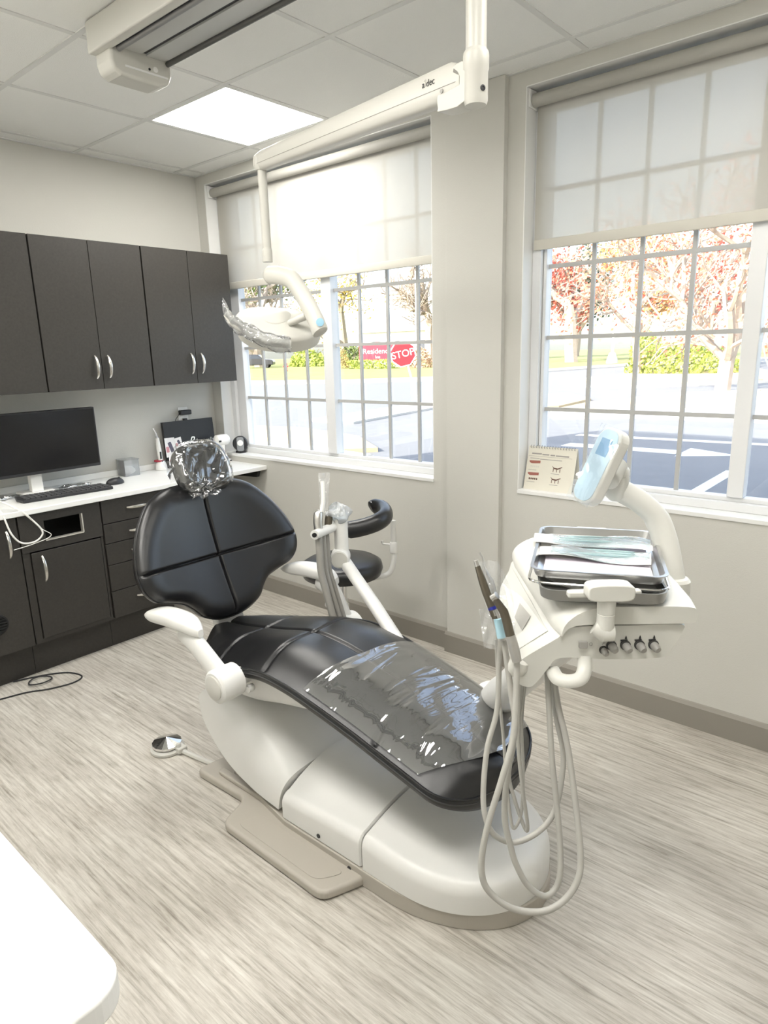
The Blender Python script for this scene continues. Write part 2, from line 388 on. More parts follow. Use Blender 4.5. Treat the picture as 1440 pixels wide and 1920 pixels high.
# ------------------------------------------------------------------ windows
glass = bpy.data.materials.new('window_glass'); glass.use_nodes = True
n = glass.node_tree.nodes; l = glass.node_tree.links; n.clear()
o_ = n.new('ShaderNodeOutputMaterial'); tr = n.new('ShaderNodeBsdfTransparent'); tr.inputs[0].default_value = (.96, .97, .97, 1)
gl = n.new('ShaderNodeBsdfGlossy'); gl.inputs['Roughness'].default_value = .01; mx = n.new('ShaderNodeMixShader'); mx.inputs[0].default_value = .05
l.new(tr.outputs[0], mx.inputs[1]); l.new(gl.outputs[0], mx.inputs[2]); l.new(mx.outputs[0], o_.inputs['Surface'])
YG = .125
grille_m = mat('window_grille', (.44, .44, .43), .5)
ROWS = [.957, 1.265, 1.579, 1.878, 2.185, 2.485]
def window(k, op, sashes):
    x0, x1, z0, z1 = op
    zs = z0+.018
    root = struct('window_%d' % k, MB().box(x0, x1, YG+.035, YG+.06, zs, zs+.02).box(x0, x1, YG+.035, YG+.06, z1-.02, z1).box(x0, x0+.02, YG+.035, YG+.06, zs, z1).box(x1-.02, x1, YG+.035, YG+.06, zs, z1), vinyl_white, smooth=False)
    # reveal lining and sill
    obj('sill', MB().box(x0+.001, x1-.001, -.006, YG+.03, z0+.0005, zs), white_trim, root, bevel=.002, smooth=False)
    obj('side_reveal', MB().box(x0, x0+.004, .0005, YG+.03, zs, z1-.001), white_trim, root, smooth=False)
    obj('side_reveal', MB().box(x1-.004, x1, .0005, YG+.03, zs, z1-.001), white_trim, root, smooth=False)
    obj('head_reveal', MB().box(x0+.004, x1-.004, .0005, YG+.03, z1-.004, z1), white_trim, root, smooth=False)
    edges = []
    for (g0, g1, cols) in sashes: edges.append((g0, g1))
    # outer frame
    xa = sashes[0][0]; xb = sashes[-1][1]
    obj('bottom_rail', MB().box(x0+.004, x1-.004, YG-.045, YG+.03, zs, ROWS[0]-.018), vinyl_white, root, bevel=.003, smooth=False)
    obj('sash_rail', MB().box(x0+.03, x1-.03, YG-.022, YG+.028, ROWS[0]-.018, ROWS[0]), vinyl_white, root, bevel=.003, smooth=False)
    obj('head_rail', MB().box(x0+.004, x1-.004, YG-.03, YG+.03, ROWS[-1], z1-.004), vinyl_white, root, bevel=.003, smooth=False)
    obj('jamb', MB().box(x0+.004, x0+.045, YG-.045, YG+.03, ROWS[0]-.0175, ROWS[-1]-.0005), vinyl_white, root, bevel=.003, smooth=False)
    obj('jamb_stile', MB().box(x0+.047, xa, YG-.025, YG+.028, ROWS[0], ROWS[-1]), vinyl_white, root, bevel=.004, smooth=False)
    obj('jamb', MB().box(max(xb, x1-.04), x1-.004, YG-.045, YG+.03, ROWS[0]-.0175, ROWS[-1]-.0005), vinyl_white, root, bevel=.003, smooth=False)
    for a in range(len(sashes)-1):
        m0, m1 = sashes[a][1], sashes[a+1][0]
        obj('mullion', MB().box(m0, m1, YG-.035, YG+.028, ROWS[0], ROWS[-1]), vinyl_white, root, bevel=.004, smooth=False)
    for (g0, g1, cols) in sashes:
        for c in cols: obj('muntin', MB().box(c-.0085, c+.0085, YG-.006, YG+.006, ROWS[0], ROWS[-1]), grille_m, root, smooth=False)
        for z in ROWS[1:-1]: obj('muntin', MB().box(g0, g1, YG-.0065, YG+.0065, z-.0085, z+.0085), grille_m, root, smooth=False)
        obj('pane', MB().box(g0-.004, g1+.004, YG+.008, YG+.012, ROWS[0]-.004, ROWS[-1]+.004), glass, root, smooth=False)
window(1, OP[0], [(.218, .976, (.396, .598, .800)), (1.052, 1.812, (1.240, 1.440, 1.642))])
window(2, OP[1], [(2.365, 3.160, (2.567, 2.765, 2.963)), (3.218, 4.04, (3.42, 3.62, 3.83))])

# ------------------------------------------------------------------ roller blinds
fab = blind_mat(); alum = mat('satin_aluminium', (.52, .52, .50), .5, metal=.35)
tubem = mat('blind_tube', (.40, .39, .355), .6)
for (x0, x1, lab) in ((.100, 1.822, 'beige roller blind half lowered over the window beside the cabinets'), (2.308, 4.09, 'beige roller blind half lowered over the near window with the flip chart')):
    t = thing('roller_blind', lab, 'blind', ((x0+x1)/2, .045, 1.93), 'roller blinds')
    obj('roller', MB().lathe([(.022, 0), (.0255, 0), (.0255, x1-x0-.014), (.022, x1-x0-.014)], (x0+.007, .046, 2.516), (1, 0, 0), 24), tubem, t)
    obj('fabric', MB().grid(lambda u, v: (x0+.010+(x1-x0-.020)*u, .0715, 2.516-v*(2.516-1.985)), 2, 2), fab, t, smooth=False)
    obj('hem_bar', MB().prism(rrect(.010, .042, .004, 3, .0715, 1.964), 0, x0+.010, x1-.010), mat('hem', (.56, .54, .48), .8), t)
    for q in (x0-.004, x1-.007): obj('bracket', MB().box(q, q+.010, .014, .080, 2.487, 2.556), white_trim, t, bevel=.004, smooth=False)

# ------------------------------------------------------------------ outside: car park, lawns, trees
asph = mat('asphalt', (.20, .205, .215), .85, noise=(3, .12), bump=(60, .3))
conc = mat('concrete', (.55, .53, .49), .8, noise=(2, .08))
lawn = mat('lawn', (.25, .27, .10), .9, noise=(.6, .35), bump=(40, .6))
dry = mat('dry_grass', (.50, .40, .25), .9, noise=(1.5, .25), bump=(60, .6))
linep = mat('road_paint', (.75, .75, .74), .7)
GZ = -.2
struct('ground_asphalt', MB().add([(-160, .3, GZ-.02), (140, .3, GZ-.02), (140, 260, GZ-.02), (-160, 260, GZ-.02)], [(0, 1, 2, 3)]), asph, smooth=False)
def flat(name, poly, m, z0, z1): struct(name, MB().prism(poly, 2, z0, z1), m, smooth=False)
flat('lawn_far', [(-120, 6), (-32.4, 24.5), (-25.2, 27.1), (-21.5, 31.7), (-20.3, 44.7), (-19.9, 51.7), (-18.8, 56.9), (-10, 80), (60, 110), (60, 250), (-150, 250), (-150, 60)], lawn, GZ-.02, GZ+.06)
flat('kerb_far', [(-119, 4.5), (-28.6, 21.6), (-18.9, 28.2), (-18.3, 40.8), (-16.7, 52.4), (-9, 79), (-10, 80), (-18.8, 56.9), (-19.9, 51.7), (-20.3, 44.7), (-21.5, 31.7), (-25.2, 27.1), (-32.4, 24.5), (-120, 6)], conc, GZ-.02, GZ+.07)
flat('lawn_island', [(-10.5, 28.6), (-11.2, 33.0), (-11.1, 38.4), (-9.5, 43.3), (-7.2, 46.9), (-4.6, 38.7), (-2.8, 30.1), (-4.8, 27.2), (-6.6, 25.2), (-8.7, 25.8)], dry, GZ-.02, GZ+.09)
flat('kerb_island', [(-11, 28.4), (-11.7, 33.0), (-11.6, 38.7), (-9.8, 43.8), (-7, 47.7), (-4.1, 38.7), (-2.3, 30.1), (-4.5, 26.8), (-6.6, 24.4), (-9, 25.2)], conc, GZ-.02, GZ+.07)
flat('verge_grass', [(-4.6, 14.0), (-4.8, 17.0), (-4.0, 18.8), (-1.7, 21.4), (1.5, 22.5), (6, 22.5), (6, 15.9), (-.2, 15.8), (-2.8, 15.8)], dry, GZ-.02, GZ+.07)
flat('pavement_near', [(-3.7, 12.6), (-4.6, 14.0), (-2.8, 15.8), (6, 15.8), (6, 13.6), (.1, 13.8), (-2.1, 13.6)], conc, GZ-.02, GZ+.05)
flat('pavement_far', [(-4.0, 21.6), (-1.5, 25.0), (6, 26.5), (6, 23.2), (1.5, 23.2), (-1.9, 22.2), (-4.3, 19.4)], conc, GZ-.02, GZ+.05)
flat('verge_tip', [(-7.8, 19.6), (-7.2, 20.6), (-5.3, 18.2), (-5.0, 15.3), (-5.4, 14.7)], dry, GZ-.02, GZ+.06)
flat('verge_left', [(-12, 7.2), (-9.2, 7.5), (-7.8, 7.8), (-5.5, 7.3), (-4.0, 6.2), (-4.4, 5.7), (-6.9, 5.7), (-12, 5.5)], dry, GZ-.02, GZ+.06)
flat('pavement_left', [(-12, 5.5), (-6.9, 5.7), (-4.4, 5.7), (-3.6, 5.6), (-3.8, 4.4), (-12, 4.2)], conc, GZ-.02, GZ+.05)
flat('pavement_corner', [(-9.2, 9.4), (-9.9, 15.9), (-8.3, 14.0), (-7.6, 9.4)], conc, GZ-.02, GZ+.04)
for i, p in enumerate([[(-1.6, 8.9), (.35, 8.95), (.38, 8.55), (-1.6, 8.5)], [(-2.0, 10.2), (2.8, 10.6), (2.8, 10.35), (-2.0, 9.95)], [(.45, 8.3), (.40, 9.3), (1.25, 8.85)], [(1.45, 4.6), (1.43, 7.4), (1.58, 7.4), (1.6, 4.6)], [(2.2, 9.6), (3.6, 9.9), (3.6, 9.65), (2.2, 9.4)]]):
    flat('road_marking_%d' % (i+1), p, linep, GZ-.021, GZ-.014)

bark = mat('bark', (.35, .29, .24), .9, noise=(6, .3), bump=(20, .7))
def tree(name, label, base, h, spread, seed, leaf=None, nleaf=1500, lsize=.28, crown0=.3, trunk_r=.18, levels=4, group='trees beyond the car park'):
    rnd = random.Random(seed); base = Vector(base)
    t = thing(name, label, 'tree', base, group)
    mb = MB(); tips = []
    def br(p, d, L, r, lev):
        q = p; pts = [p]; rr = [r]
        for k in range(3):
            d = (d+Vector((rnd.uniform(-.2, .2), rnd.uniform(-.2, .2), rnd.uniform(-.05, .18)))).normalized()
            q = q+d*(L/3); pts.append(q); rr.append(r*(1-.28*(k+1)/3))
            if lev <= 2: tips.append(q)
        mb.tube(pts, rr, 5 if lev < levels else 8, caps=False)
        if lev == 0: return
        for k in range(4 if lev > 1 else 3):
            a = rnd.uniform(0, 2*PI); tilt = rnd.uniform(.45, .95)
            o = d.orthogonal().normalized(); o = (Matrix.Rotation(a, 3, d) @ o)
            nd = (d*math.cos(tilt)+o*math.sin(tilt)*spread).normalized()
            s = pts[rnd.choice((1, 2, 3, 3))]
            br(s, nd, L*rnd.uniform(.6, .8), r*.55, lev-1)
    br(base+Vector((0, 0, -.1)), Vector((0, 0, 1)), h*crown0+.1, trunk_r, levels)
    zmax = max(v[2] for v in mb.v)
    s = h/(zmax-base.z)
    mb.v = [(base.x+(v[0]-base.x)*s, base.y+(v[1]-base.y)*s, base.z+(v[2]-base.z)*s) for v in mb.v]
    tips = [base+(p-base)*s for p in tips]
    obj('trunk_and_branches', mb, bark, t)
    if leaf:
        lm = MB()
        for _ in range(nleaf):
            c = rnd.choice(tips)+Vector((rnd.gauss(0, 1), rnd.gauss(0, 1), rnd.gauss(0, .8)))*(.055*h)
            a = Vector((rnd.gauss(0, 1), rnd.gauss(0, 1), rnd.gauss(0, 1))).normalized(); u = a.orthogonal().normalized()*lsize*rnd.uniform(.6, 1.2); v = a.cross(u)*.8
            lm.add([c-u*.5, c+v*.4, c+u*.5, c-v*.4], [(0, 1, 2, 3)])
        obj('leaves', lm, leaf, t, smooth=False, kind='stuff')
    return t
redl = mat('leaf_red', (.60, .13, .09), .7, noise=(.8, .3)); pinkl = mat('leaf_russet', (.52, .20, .12), .7, noise=(.8, .3))
orl = mat('leaf_orange', (.52, .27, .08), .7, noise=(.8, .3)); yel = mat('leaf_yellow', (.60, .46, .08), .7, noise=(.8, .3)); grn = mat('leaf_green', (.13, .17, .05), .7, noise=(.8, .4))
lime = mat('leaf_lime', (.32, .38, .07), .7, noise=(.8, .35))
tree('maple_tree', 'bright red maple at the left of the near window view', (-27.5, 63.8, GZ+.06), 13, 1.1, 3, redl, 2600, .5, .22, .35)
tree('oak_tree', 'orange brown tree between the red maples', (-26, 78, GZ+.06), 15, 1.2, 11, orl, 2600, .6, .2, .4)
tree('maple_tree', 'russet tree with thin trunk left of the clipped bush', (-10.5, 36.3, GZ+.08), 9.5, 1.2, 21, pinkl, 1500, .26, .26, .16)
tree('maple_tree', 'pale trunked russet maple standing right of the bush', (-2.7, 23.3, GZ+.0), 7.2, 1.25, 5, pinkl, 1500, .16, .30, .17)
tree('maple_tree', 'tall orange red tree rising behind the blind on the right', (-12, 52, GZ), 15, 1.2, 31, redl, 1900, .4, .24, .3)
tree('bare_tree', 'large leafless tree behind the red roadside sign', (-52, 72, GZ+.06), 16, 1.35, 8, None, 0, .3, .2, .45, 5)
tree('bare_tree', 'leafless tree right of the stop sign', (-47.9, 86.6, GZ+.06), 19, 1.3, 14, None, 0, .3, .22, .4, 5)
tree('birch_tree', 'yellow leaved tree behind the light head', (-85, 90, GZ+.06), 21, 1.15, 9, yel, 1700, .5, .22, .35)
tree('oak_tree', 'green leafy tree at the far left of the corner window', (-76, 60, GZ+.06), 17, 1.2, 17, grn, 2400, .6, .2, .4)
tree('bare_tree', 'leafless tree at the left end of the corner window', (-66, 54, GZ+.06), 15, 1.3, 41, None, 0, .3, .22, .4, 5)
tree('evergreen_tree', 'dark evergreen at the right edge of the corner window', (-43.2, 98.2, GZ+.06), 17, .9, 19, mat('leaf_dark', (.04, .06, .035), .8, noise=(.8, .4)), 2600, .6, .15, .3)

def bush(name, label, c, r, m, nleaf, ls, seed, cat='bush', box=False, trunkm=None):
    rnd = random.Random(seed); t = thing(name, label, cat, (c[0], c[1], GZ+.05), 'bushes and hedges outside')
    lm = MB()
    for _ in range(nleaf):
        while True:
            d = Vector((rnd.uniform(-1, 1), rnd.uniform(-1, 1), rnd.uniform(0, 1)))
            if box or d.length < 1: break
        if not box: d = d*(.72+.28*rnd.random())/max(d.length, .35)*min(1, d.length*1.6)
        p = Vector((c[0]+d.x*r[0], c[1]+d.y*r[1], GZ+.05+d.z*r[2]))
        a = Vector((rnd.gauss(0, 1), rnd.gauss(0, 1), rnd.gauss(.4, 1))).normalized(); u = a.orthogonal().normalized()*ls*rnd.uniform(.6, 1.2); v = a.cross(u)*.8
        lm.add([p-u*.5, p+v*.4, p+u*.5, p-v*.4], [(0, 1, 2, 3)])
    obj('leaves', lm, m, t, smooth=False, kind='stuff')
    obj('stem', MB().tube([(c[0], c[1], GZ), (c[0]+.05, c[1], GZ+r[2]*.7)], r[0]*.05, 6), bark, t)
bush('bush', 'broad light green bush in front of the dark car', (-8.6, 38.0), (3.3, 2.4, 1.75), lime, 2600, .26, 1)
bush('bush', 'round clipped green bush left of the dark car', (-22, 70), (1.9, 1.6, 3.0), lime, 900, .35, 2)
bush('hedge', 'low yellow green hedge in front of the red sign', (-40.0, 46.6), (2.8, .8, .85), lime, 1300, .22, 3, 'hedge', True)
bush('bush', 'russet and yellow shrub left of the red sign', (-45.2, 47.3), (1.3, 1.1, 2.3), mat('leaf_tan', (.48, .36, .14), .8, noise=(.8, .3)), 900, .24, 4)
bush('bush', 'brownish shrub behind the stop sign', (-36.0, 49), (1.4, 1.1, 2.0), mat('leaf_brown', (.42, .28, .18), .8, noise=(.8, .3)), 900, .24, 5)
bush('bush', 'yellow green bush behind the lawn in the corner window', (-58, 55), (3.2, 1.6, 2.2), lime, 1000, .4, 6)
bush('bush', 'green bush beside the parked cars in the corner window', (-53, 58), (3.0, 1.6, 2.4), grn, 1000, .4, 7)

# stop sign
red_m = mat('sign_red', (.62, .03, .04), .4); wht = mat('sign_white', (.85, .85, .85), .45); galv = mat('galvanised', (.55, .55, .55), .4, metal=.8)
sc = Vector((-9.45, 13.69, 1.43)); nv = (CAM-sc); nv.z = 0; nv = Matrix.Rotation(.12, 3, 'Z') @ nv.normalized()
sx = Vector((0, 0, 1)).cross(nv).normalized()
FM = frame(sc, sx, Vector((0, 0, 1))) @ Matrix.Rotation(.20, 4, 'Z')
t = thing('stop_sign', 'red octagonal stop sign on a leaning pale post', 'road sign', (-9.2, 14.15, GZ))
oc = lambda r: [(r*math.cos(PI/8+k*PI/4), r*math.sin(PI/8+k*PI/4)) for k in range(8)]
obj('post', MB().tube([(-9.2, 14.15, GZ), tuple(sc-nv*.03+Vector((0, 0, .2)))], .035, 8), galv, t)
obj('border', MB().prism(oc(.42), 2, -.004, .004, FM), wht, t, smooth=False)
pn = obj('panel', MB().prism(oc(.385), 2, .004, .008, FM), red_m, t, smooth=False)
text('lettering', 'STOP', .30, FM @ Matrix.Translation((0, -.01, .010)), wht, pn)
# roadside name sign
sc = Vector((-42.1, 49.9, 1.35)); nv = (CAM-sc); nv.z = 0; nv.normalize(); sx = Vector((0, 0, 1)).cross(nv).normalized(); FM = frame(sc, sx, Vector((0, 0, 1)))
t = thing('roadside_sign', 'low red roadside sign with white lettering behind a hedge', 'sign', (sc.x, sc.y, GZ+.05))
obj('plinth', MB().box(-2.1, 2.1, -1.5, -.75, -.3, .1, FM), conc, t, smooth=False)
pl_ = obj('panel', MB().prism([(-1.9, -.8), (1.9, -.8), (1.9, .7), (1.2, .95), (0, 1.05), (-1.2, .95), (-1.9, .7)], 2, -.1, .1, FM), mat('sign_dull_red', (.50, .05, .08), .5), t, smooth=False)
text('lettering', 'Residence', .72, FM @ Matrix.Translation((-.05, .12, .12)), wht, pl_)
text('lettering', 'Inn', .42, FM @ Matrix.Translation((0, -.45, .12)), wht, pl_)
# hydrant
t = thing('fire_hydrant', 'small red fire hydrant on the far verge', 'hydrant', (-45.7, 40.6, GZ+.05))
obj('barrel', MB().lathe([(.2, 0), (.2, .06), (.14, .08), (.14, .6), (.18, .62), (.18, .66), (.12, .78), (.04, .84), (.04, .9)], (-45.7, 40.6, GZ+.05), n=16), red_m, t)
obj('outlet_cap', MB().lathe([(.07, -.25), (.07, .25)], (-45.7, 40.6, GZ+.5), (1, .6, 0), 12), red_m, t)
# lamp posts
for (x, y, h, lab) in ((-21.2, 58.9, 4.2, 'white post on a concrete foot beyond the road'), (-37.5, 50.5, 9.0, 'tall pale pole left of the stop sign')):
    t = thing('lamp_post', lab, 'post', (x, y, GZ+.05))
    obj('foot', MB().lathe([(.55, 0), (.5, .3), (.3, .9), (.18, 1.0)], (x, y, GZ+.05), n=12), conc, t)
    obj('pole', MB().lathe([(.14, .95), (.09, h)], (x, y, GZ+.05), n=10), wht, t)
# cars far off
def car(label, c, yaw, m):
    t = thing('car', label, 'car', (c[0], c[1], c[2]), 'parked cars outside')
    Mx = Matrix.Translation(c) @ Matrix.Rotation(yaw, 4, 'Z')
    prof = [(-2.3, .35), (2.3, .35), (2.35, .75), (2.2, .95), (1.2, 1.05), (.5, 1.6), (-1.3, 1.65), (-2.1, 1.1), (-2.35, .95)]
    obj('body', MB().prism(prof, 1, -.9, .9, Mx), m, t, bevel=.08, smooth=False)
    obj('side_window', MB().prism([(1.0, 1.08), (.45, 1.5), (-1.2, 1.54), (-1.8, 1.1)], 1, -.91, .91, Mx), mat('car_glass', (.05, .06, .08), .1), t, smooth=False)
    for x in (-1.45, 1.45):
        for y in (-.78, .78):
            obj('wheel', MB().lathe([(.2, -.11), (.33, -.11), (.33, .11), (.2, .11)], Mx @ Vector((x, y, .33)), Mx.to_3x3() @ Vector((0, 1, 0)), 16), mat('tyre', (.02, .02, .02), .8), t)
car('dark blue car parked behind the broad green bush', (-19.5, 76, GZ+.06), .45, mat('car_blue', (.03, .05, .11), .3, coat=.6))
car('dark car parked behind the light head in the corner window', (-62, 50, GZ+.06), .7, mat('car_black', (.03, .03, .035), .3, coat=.6))
# far house
t = thing('house', 'white building far behind the trees in the corner window', 'building', (-88, 122, GZ))
obj('wall', MB().box(-106, -70, 118, 126, GZ, 5.6), mat('siding', (.7, .7, .68), .8), t, smooth=False)
obj('roof', MB().prism([(117, 5.6), (127, 5.6), (122, 9.4)], 0, -107, -69), mat('shingle', (.25, .24, .24), .9), t, smooth=False)
for k in range(5): obj('window', MB().box(-103+k*6.8, -100.6+k*6.8, 117.9, 118.0, 1.4, 3.6), mat('car_glass', (.05, .06, .08), .1), t, smooth=False)

# ------------------------------------------------------------------ cabinets along the back wall
cab_m = mat('dark_laminate', (.038, .035, .031), .45, spec=.45, noise=(90, .25), bump=(300, .08))
cab_in = mat('cabinet_dark_inside', (.012, .012, .012), .8)
nickel = mat('brushed_nickel', (.72, .70, .66), .25, metal=1)
ctop = mat('white_laminate', (.80, .80, .78), .3, spec=.5)
def bow_handle(parent, p, L, vertical=True, out=(1, 0, 0), tilt=0):
    """curved bar handle centred at p on the front, standing proud along out"""
    p = Vector(p); o = Vector(out); d = Vector((0, 0, 1)) if vertical else Vector((0, 1, 0))
    pts = []; rr = []
    for k in range(13):
        t = -1+k/6; pts.append(p+d*(L/2*t)+o*(.004+.026*(1-t*t)**.8)); rr.append((.0042+.0022*(1-t*t), .0058+.003*(1-t*t)))
    mb = MB().tube(pts, rr, 8, flat=tuple(o))
    return obj('handle', mb, nickel, parent, label='curved brushed metal handle')
UX = .33; UZ0, UZ1 = 1.382, 2.127
units = [(-1.797, -1.205, 'dark wall cabinet with two doors at the left edge above the monitor'),
         (-1.203, -.620, 'dark wall cabinet, middle of the row, two doors with curved handles'),
         (-.618, -.042, 'dark wall cabinet at the window end of the row, two doors')]
for (a, b_, lab) in units:
    t = thing('wall_cabinet', lab, 'cabinet', (0, (a+b_)/2, UZ0), 'dark wall cabinets')
    obj('body', MB().box(.002, UX-.02, a, b_, UZ0, UZ1), cab_m, t, smooth=False)
    mid = (a+b_)/2
    for (p, q, hy) in ((a+.003, mid-.0015, mid-.035), (mid+.0015, b_-.003, mid+.035)):
        d = obj('door', MB().box(UX-.018, UX, p, q, UZ0+.001, UZ1-.001), cab_m, t, bevel=.0015, smooth=False)
        bow_handle(d, (UX, hy, UZ0+.115), .115)
CT0, CT1, CX = .827, .854, .515
BX = .492
def base_cab(lab, a, b_, bz=.165):
    t = thing('base_cabinet', lab, 'cabinet', (.2, (a+b_)/2, 0), 'dark base cabinets')
    return t
# left one: door and round vent
t = base_cab('dark base cabinet with a round vent grille at the left edge', -2.10, -1.506)
obj('body', MB().box(.002, BX-.02, -2.10, -1.506, .165, CT0-.001), cab_m, t, smooth=False)
obj('plinth', MB().box(.002, .43, -2.10, -1.506, 0, .165), cab_m, t, smooth=False)
d = obj('door', MB().box(BX-.018, BX, -1.99, -1.509, .172, CT0-.004), cab_m, t, bevel=.0015, smooth=False)
bow_handle(d, (BX, -1.56, .70), .13)
g = obj('vent_grille', MB().lathe([(.052, 0), (.052, .006), (.046, .009), (.04, .004)], (BX, -1.665, .33), (1, 0, 0), 32), cab_in, d)
for k in range(6):
    z = .33-.034+.0136*k; hw = math.sqrt(max(.0001, .044**2-(z-.33)**2))
    obj('grille_slat', MB().box(BX+.002, BX+.010, -1.665-hw, -1.665+hw, z-.003, z+.003), cab_in, d, smooth=False)
# middle one: drop slot panel and door
t = base_cab('dark base cabinet with a rectangular waste slot above its door', -1.504, -1.097)
obj('body', MB().box(.002, BX-.16, -1.504, -1.097, .165, CT0-.001), cab_in, t, smooth=False)
obj('side_panel', MB().box(BX-.16, BX-.02, -1.504, -1.488, .165, CT0-.001), cab_m, t, smooth=False)
obj('side_panel', MB().box(BX-.16, BX-.02, -1.113, -1.097, .165, CT0-.001), cab_m, t, smooth=False)
obj('plinth', MB().box(.002, .43, -1.504, -1.097, 0, .165), cab_m, t, smooth=False)
y0, y1, z0, z1 = -1.385, -1.198, .684, .781
mb = MB()
for r_ in ((-1.501, y0, .64, CT0-.003), (y1, -1.100, .64, CT0-.003), (y0, y1, z1, CT0-.003), (y0, y1, .64, z0)): mb.box(BX-.02, BX, *r_)
sp = obj('slot_panel', mb, cab_m, t, smooth=False)
lm = MB().box(BX-.02, BX+.003, y0-.001, y1+.001, z0-.004, z0+.002).box(BX-.02, BX+.003, y1-.003, y1+.003, z0, z1)
obj('slot_edge', lm, mat('steel_edge', (.75, .72, .66), .35, metal=.7), sp, smooth=False, label='bare metal edge of the slot')
mb = MB()
for r_ in ((-1.501, -1.468, .17, .638), (-1.112, -1.100, .17, .638), (-1.468, -1.112, .17, .19)): mb.box(BX-.02, BX-.006, *r_)
obj('face_frame', mb, cab_m, t, smooth=False)
d = obj('door', MB().box(BX-.02, BX, -1.463, -1.116, .192, .632), cab_m, t, bevel=.002, smooth=False)
bow_handle(d, (BX, -1.418, .545), .13)
# drawer stack
t = base_cab('dark base cabinet with a stack of five drawers', -1.095, -.70)
obj('body', MB().box(.002, BX-.02, -1.095, -.70, .165, CT0-.001), cab_m, t, smooth=False)
obj('plinth', MB().box(.002, .43, -1.095, -.70, 0, .165), cab_m, t, smooth=False)
zz = [.823, .696, .589, .471, .325, .172]
for k in range(5):
    d = obj('drawer_front', MB().box(BX-.018, BX, -1.092, -.703, zz[k+1]+.002, zz[k]-.002), cab_m, t, bevel=.0015, smooth=False)
    bow_handle(d, (BX, -.897, zz[k]-.058), .115, False)
# worktop and knee-space bracket
obj('worktop', MB().prism([(.004, -2.2), (CX, -2.2), (CX, -.002), (.004, -.002)], 2, CT0, CT1), ctop, None, 'long white laminate worktop under the dark wall cabinets', 'countertop', bevel=.004, smooth=False)
struct('trim_1', MB().box(.003, .014, -2.2, -.016, CT1, CT1+.035), ctop, bevel=.002, smooth=False)
obj('support_bracket', MB().prism([(.14, CT0-.001), (CX-.03, CT0-.001), (CX-.05, CT0-.045), (.14, CT0-.06)], 1, -.055, -.03), cab_in, None, 'small black bracket under the window end of the worktop', 'bracket', smooth=False)
# foreground counter
t = thing('side_counter', 'white countertop with a rounded corner in the left foreground', 'countertop', (2.3, -2.73, 0))
pts = [(3.165-.045+.045*math.cos(a), -2.403-.045+.045*math.sin(a)) for a in [k*PI/2/8 for k in range(9)]]
obj('top', MB().prism([(1.5, -3.04), (3.165, -3.04)]+pts+[(1.5, -2.403)], 2, .812, .85), mat('white_solid_top', (.88, .88, .87), .35), t, bevel=.006, seg=3, smooth=False)
obj('cabinet_body', MB().box(1.55, 3.06, -3.04, -2.47, .1, .811), white_trim, t, smooth=False)
obj('plinth', MB().box(1.6, 3.0, -3.04, -2.53, 0, .1), cab_in, t, smooth=False)

# ------------------------------------------------------------------ things on the worktop
blk = mat('black_plastic', (.022, .022, .024), .42); blk2 = mat('black_screen', (.008, .008, .009), .16, spec=.5)
wpl = mat('white_plastic', (.82, .81, .78), .35)
Z0 = CT1+.0005
t = thing('monitor', 'wide black computer monitor on the worktop', 'monitor', (.14, -1.27, Z0))
obj('screen', MB().box(.165, .200, -1.60, -.921, .962, 1.285), blk, t, bevel=.004, smooth=False)
obj('display', MB().box(.1995, .2012, -1.592, -.929, .978, 1.277), blk2, t, smooth=False)
obj('stand_neck', MB().box(.125, .165, -1.29, -1.23, Z0+.012, 1.10), wpl, t, bevel=.004, smooth=False)
obj('stand_foot', MB().prism(rrect(.14, .16, .02, 4, .13, -1.26), 2, Z0, Z0+.012), wpl, t, bevel=.003, smooth=False)
# keyboard
t = thing('keyboard', 'black computer keyboard in front of the monitor', 'keyboard', (.30, -1.18, Z0))
kM = frame((.305, -1.185, Z0), (.075, 1, 0))
obj('case', MB().prism([(-.225, -.075), (.225, -.075), (.235, .0), (.22, .075), (-.22, .075), (-.235, 0)], 2, 0, .016, kM), blk, t, bevel=.004, smooth=False)
key_m = mat('key_black', (.05, .05, .052), .5)
k0 = None
for r_ in range(5):
    for c_ in range(17):
        x = -.20+c_*.0248; y = -.058+r_*.0235
        if k0 is None:
            k0 = obj('key', MB().box(x-.0105, x+.0105, y-.0095, y+.0095, .015, .022, kM), key_m, t, bevel=.0015, smooth=False); kx, ky = x, y
        else:
            dv = kM.to_3x3() @ Vector((x-kx, y-ky, 0)); clone(k0, t, dv)
# mouse
t = thing('computer_mouse', 'black computer mouse right of the keyboard', 'mouse', (.262, -.885, Z0))
def mball(u, v):
    a = 2*PI*v; s = math.sin(PI/2*u); h = math.cos(PI/2*u)
    return (.262+.030*s*math.cos(a), -.885+.052*s*math.sin(a), Z0+.002+.034*h**.8)
obj('shell', MB().grid(mball, 10, 25), blk, t); obj('wheel', MB().lathe([(.002, -.003), (.007, -.003), (.007, .003), (.002, .003)], (.262+.006, -.862, Z0+.031), (1, 0, 0), 12), key_m, t)
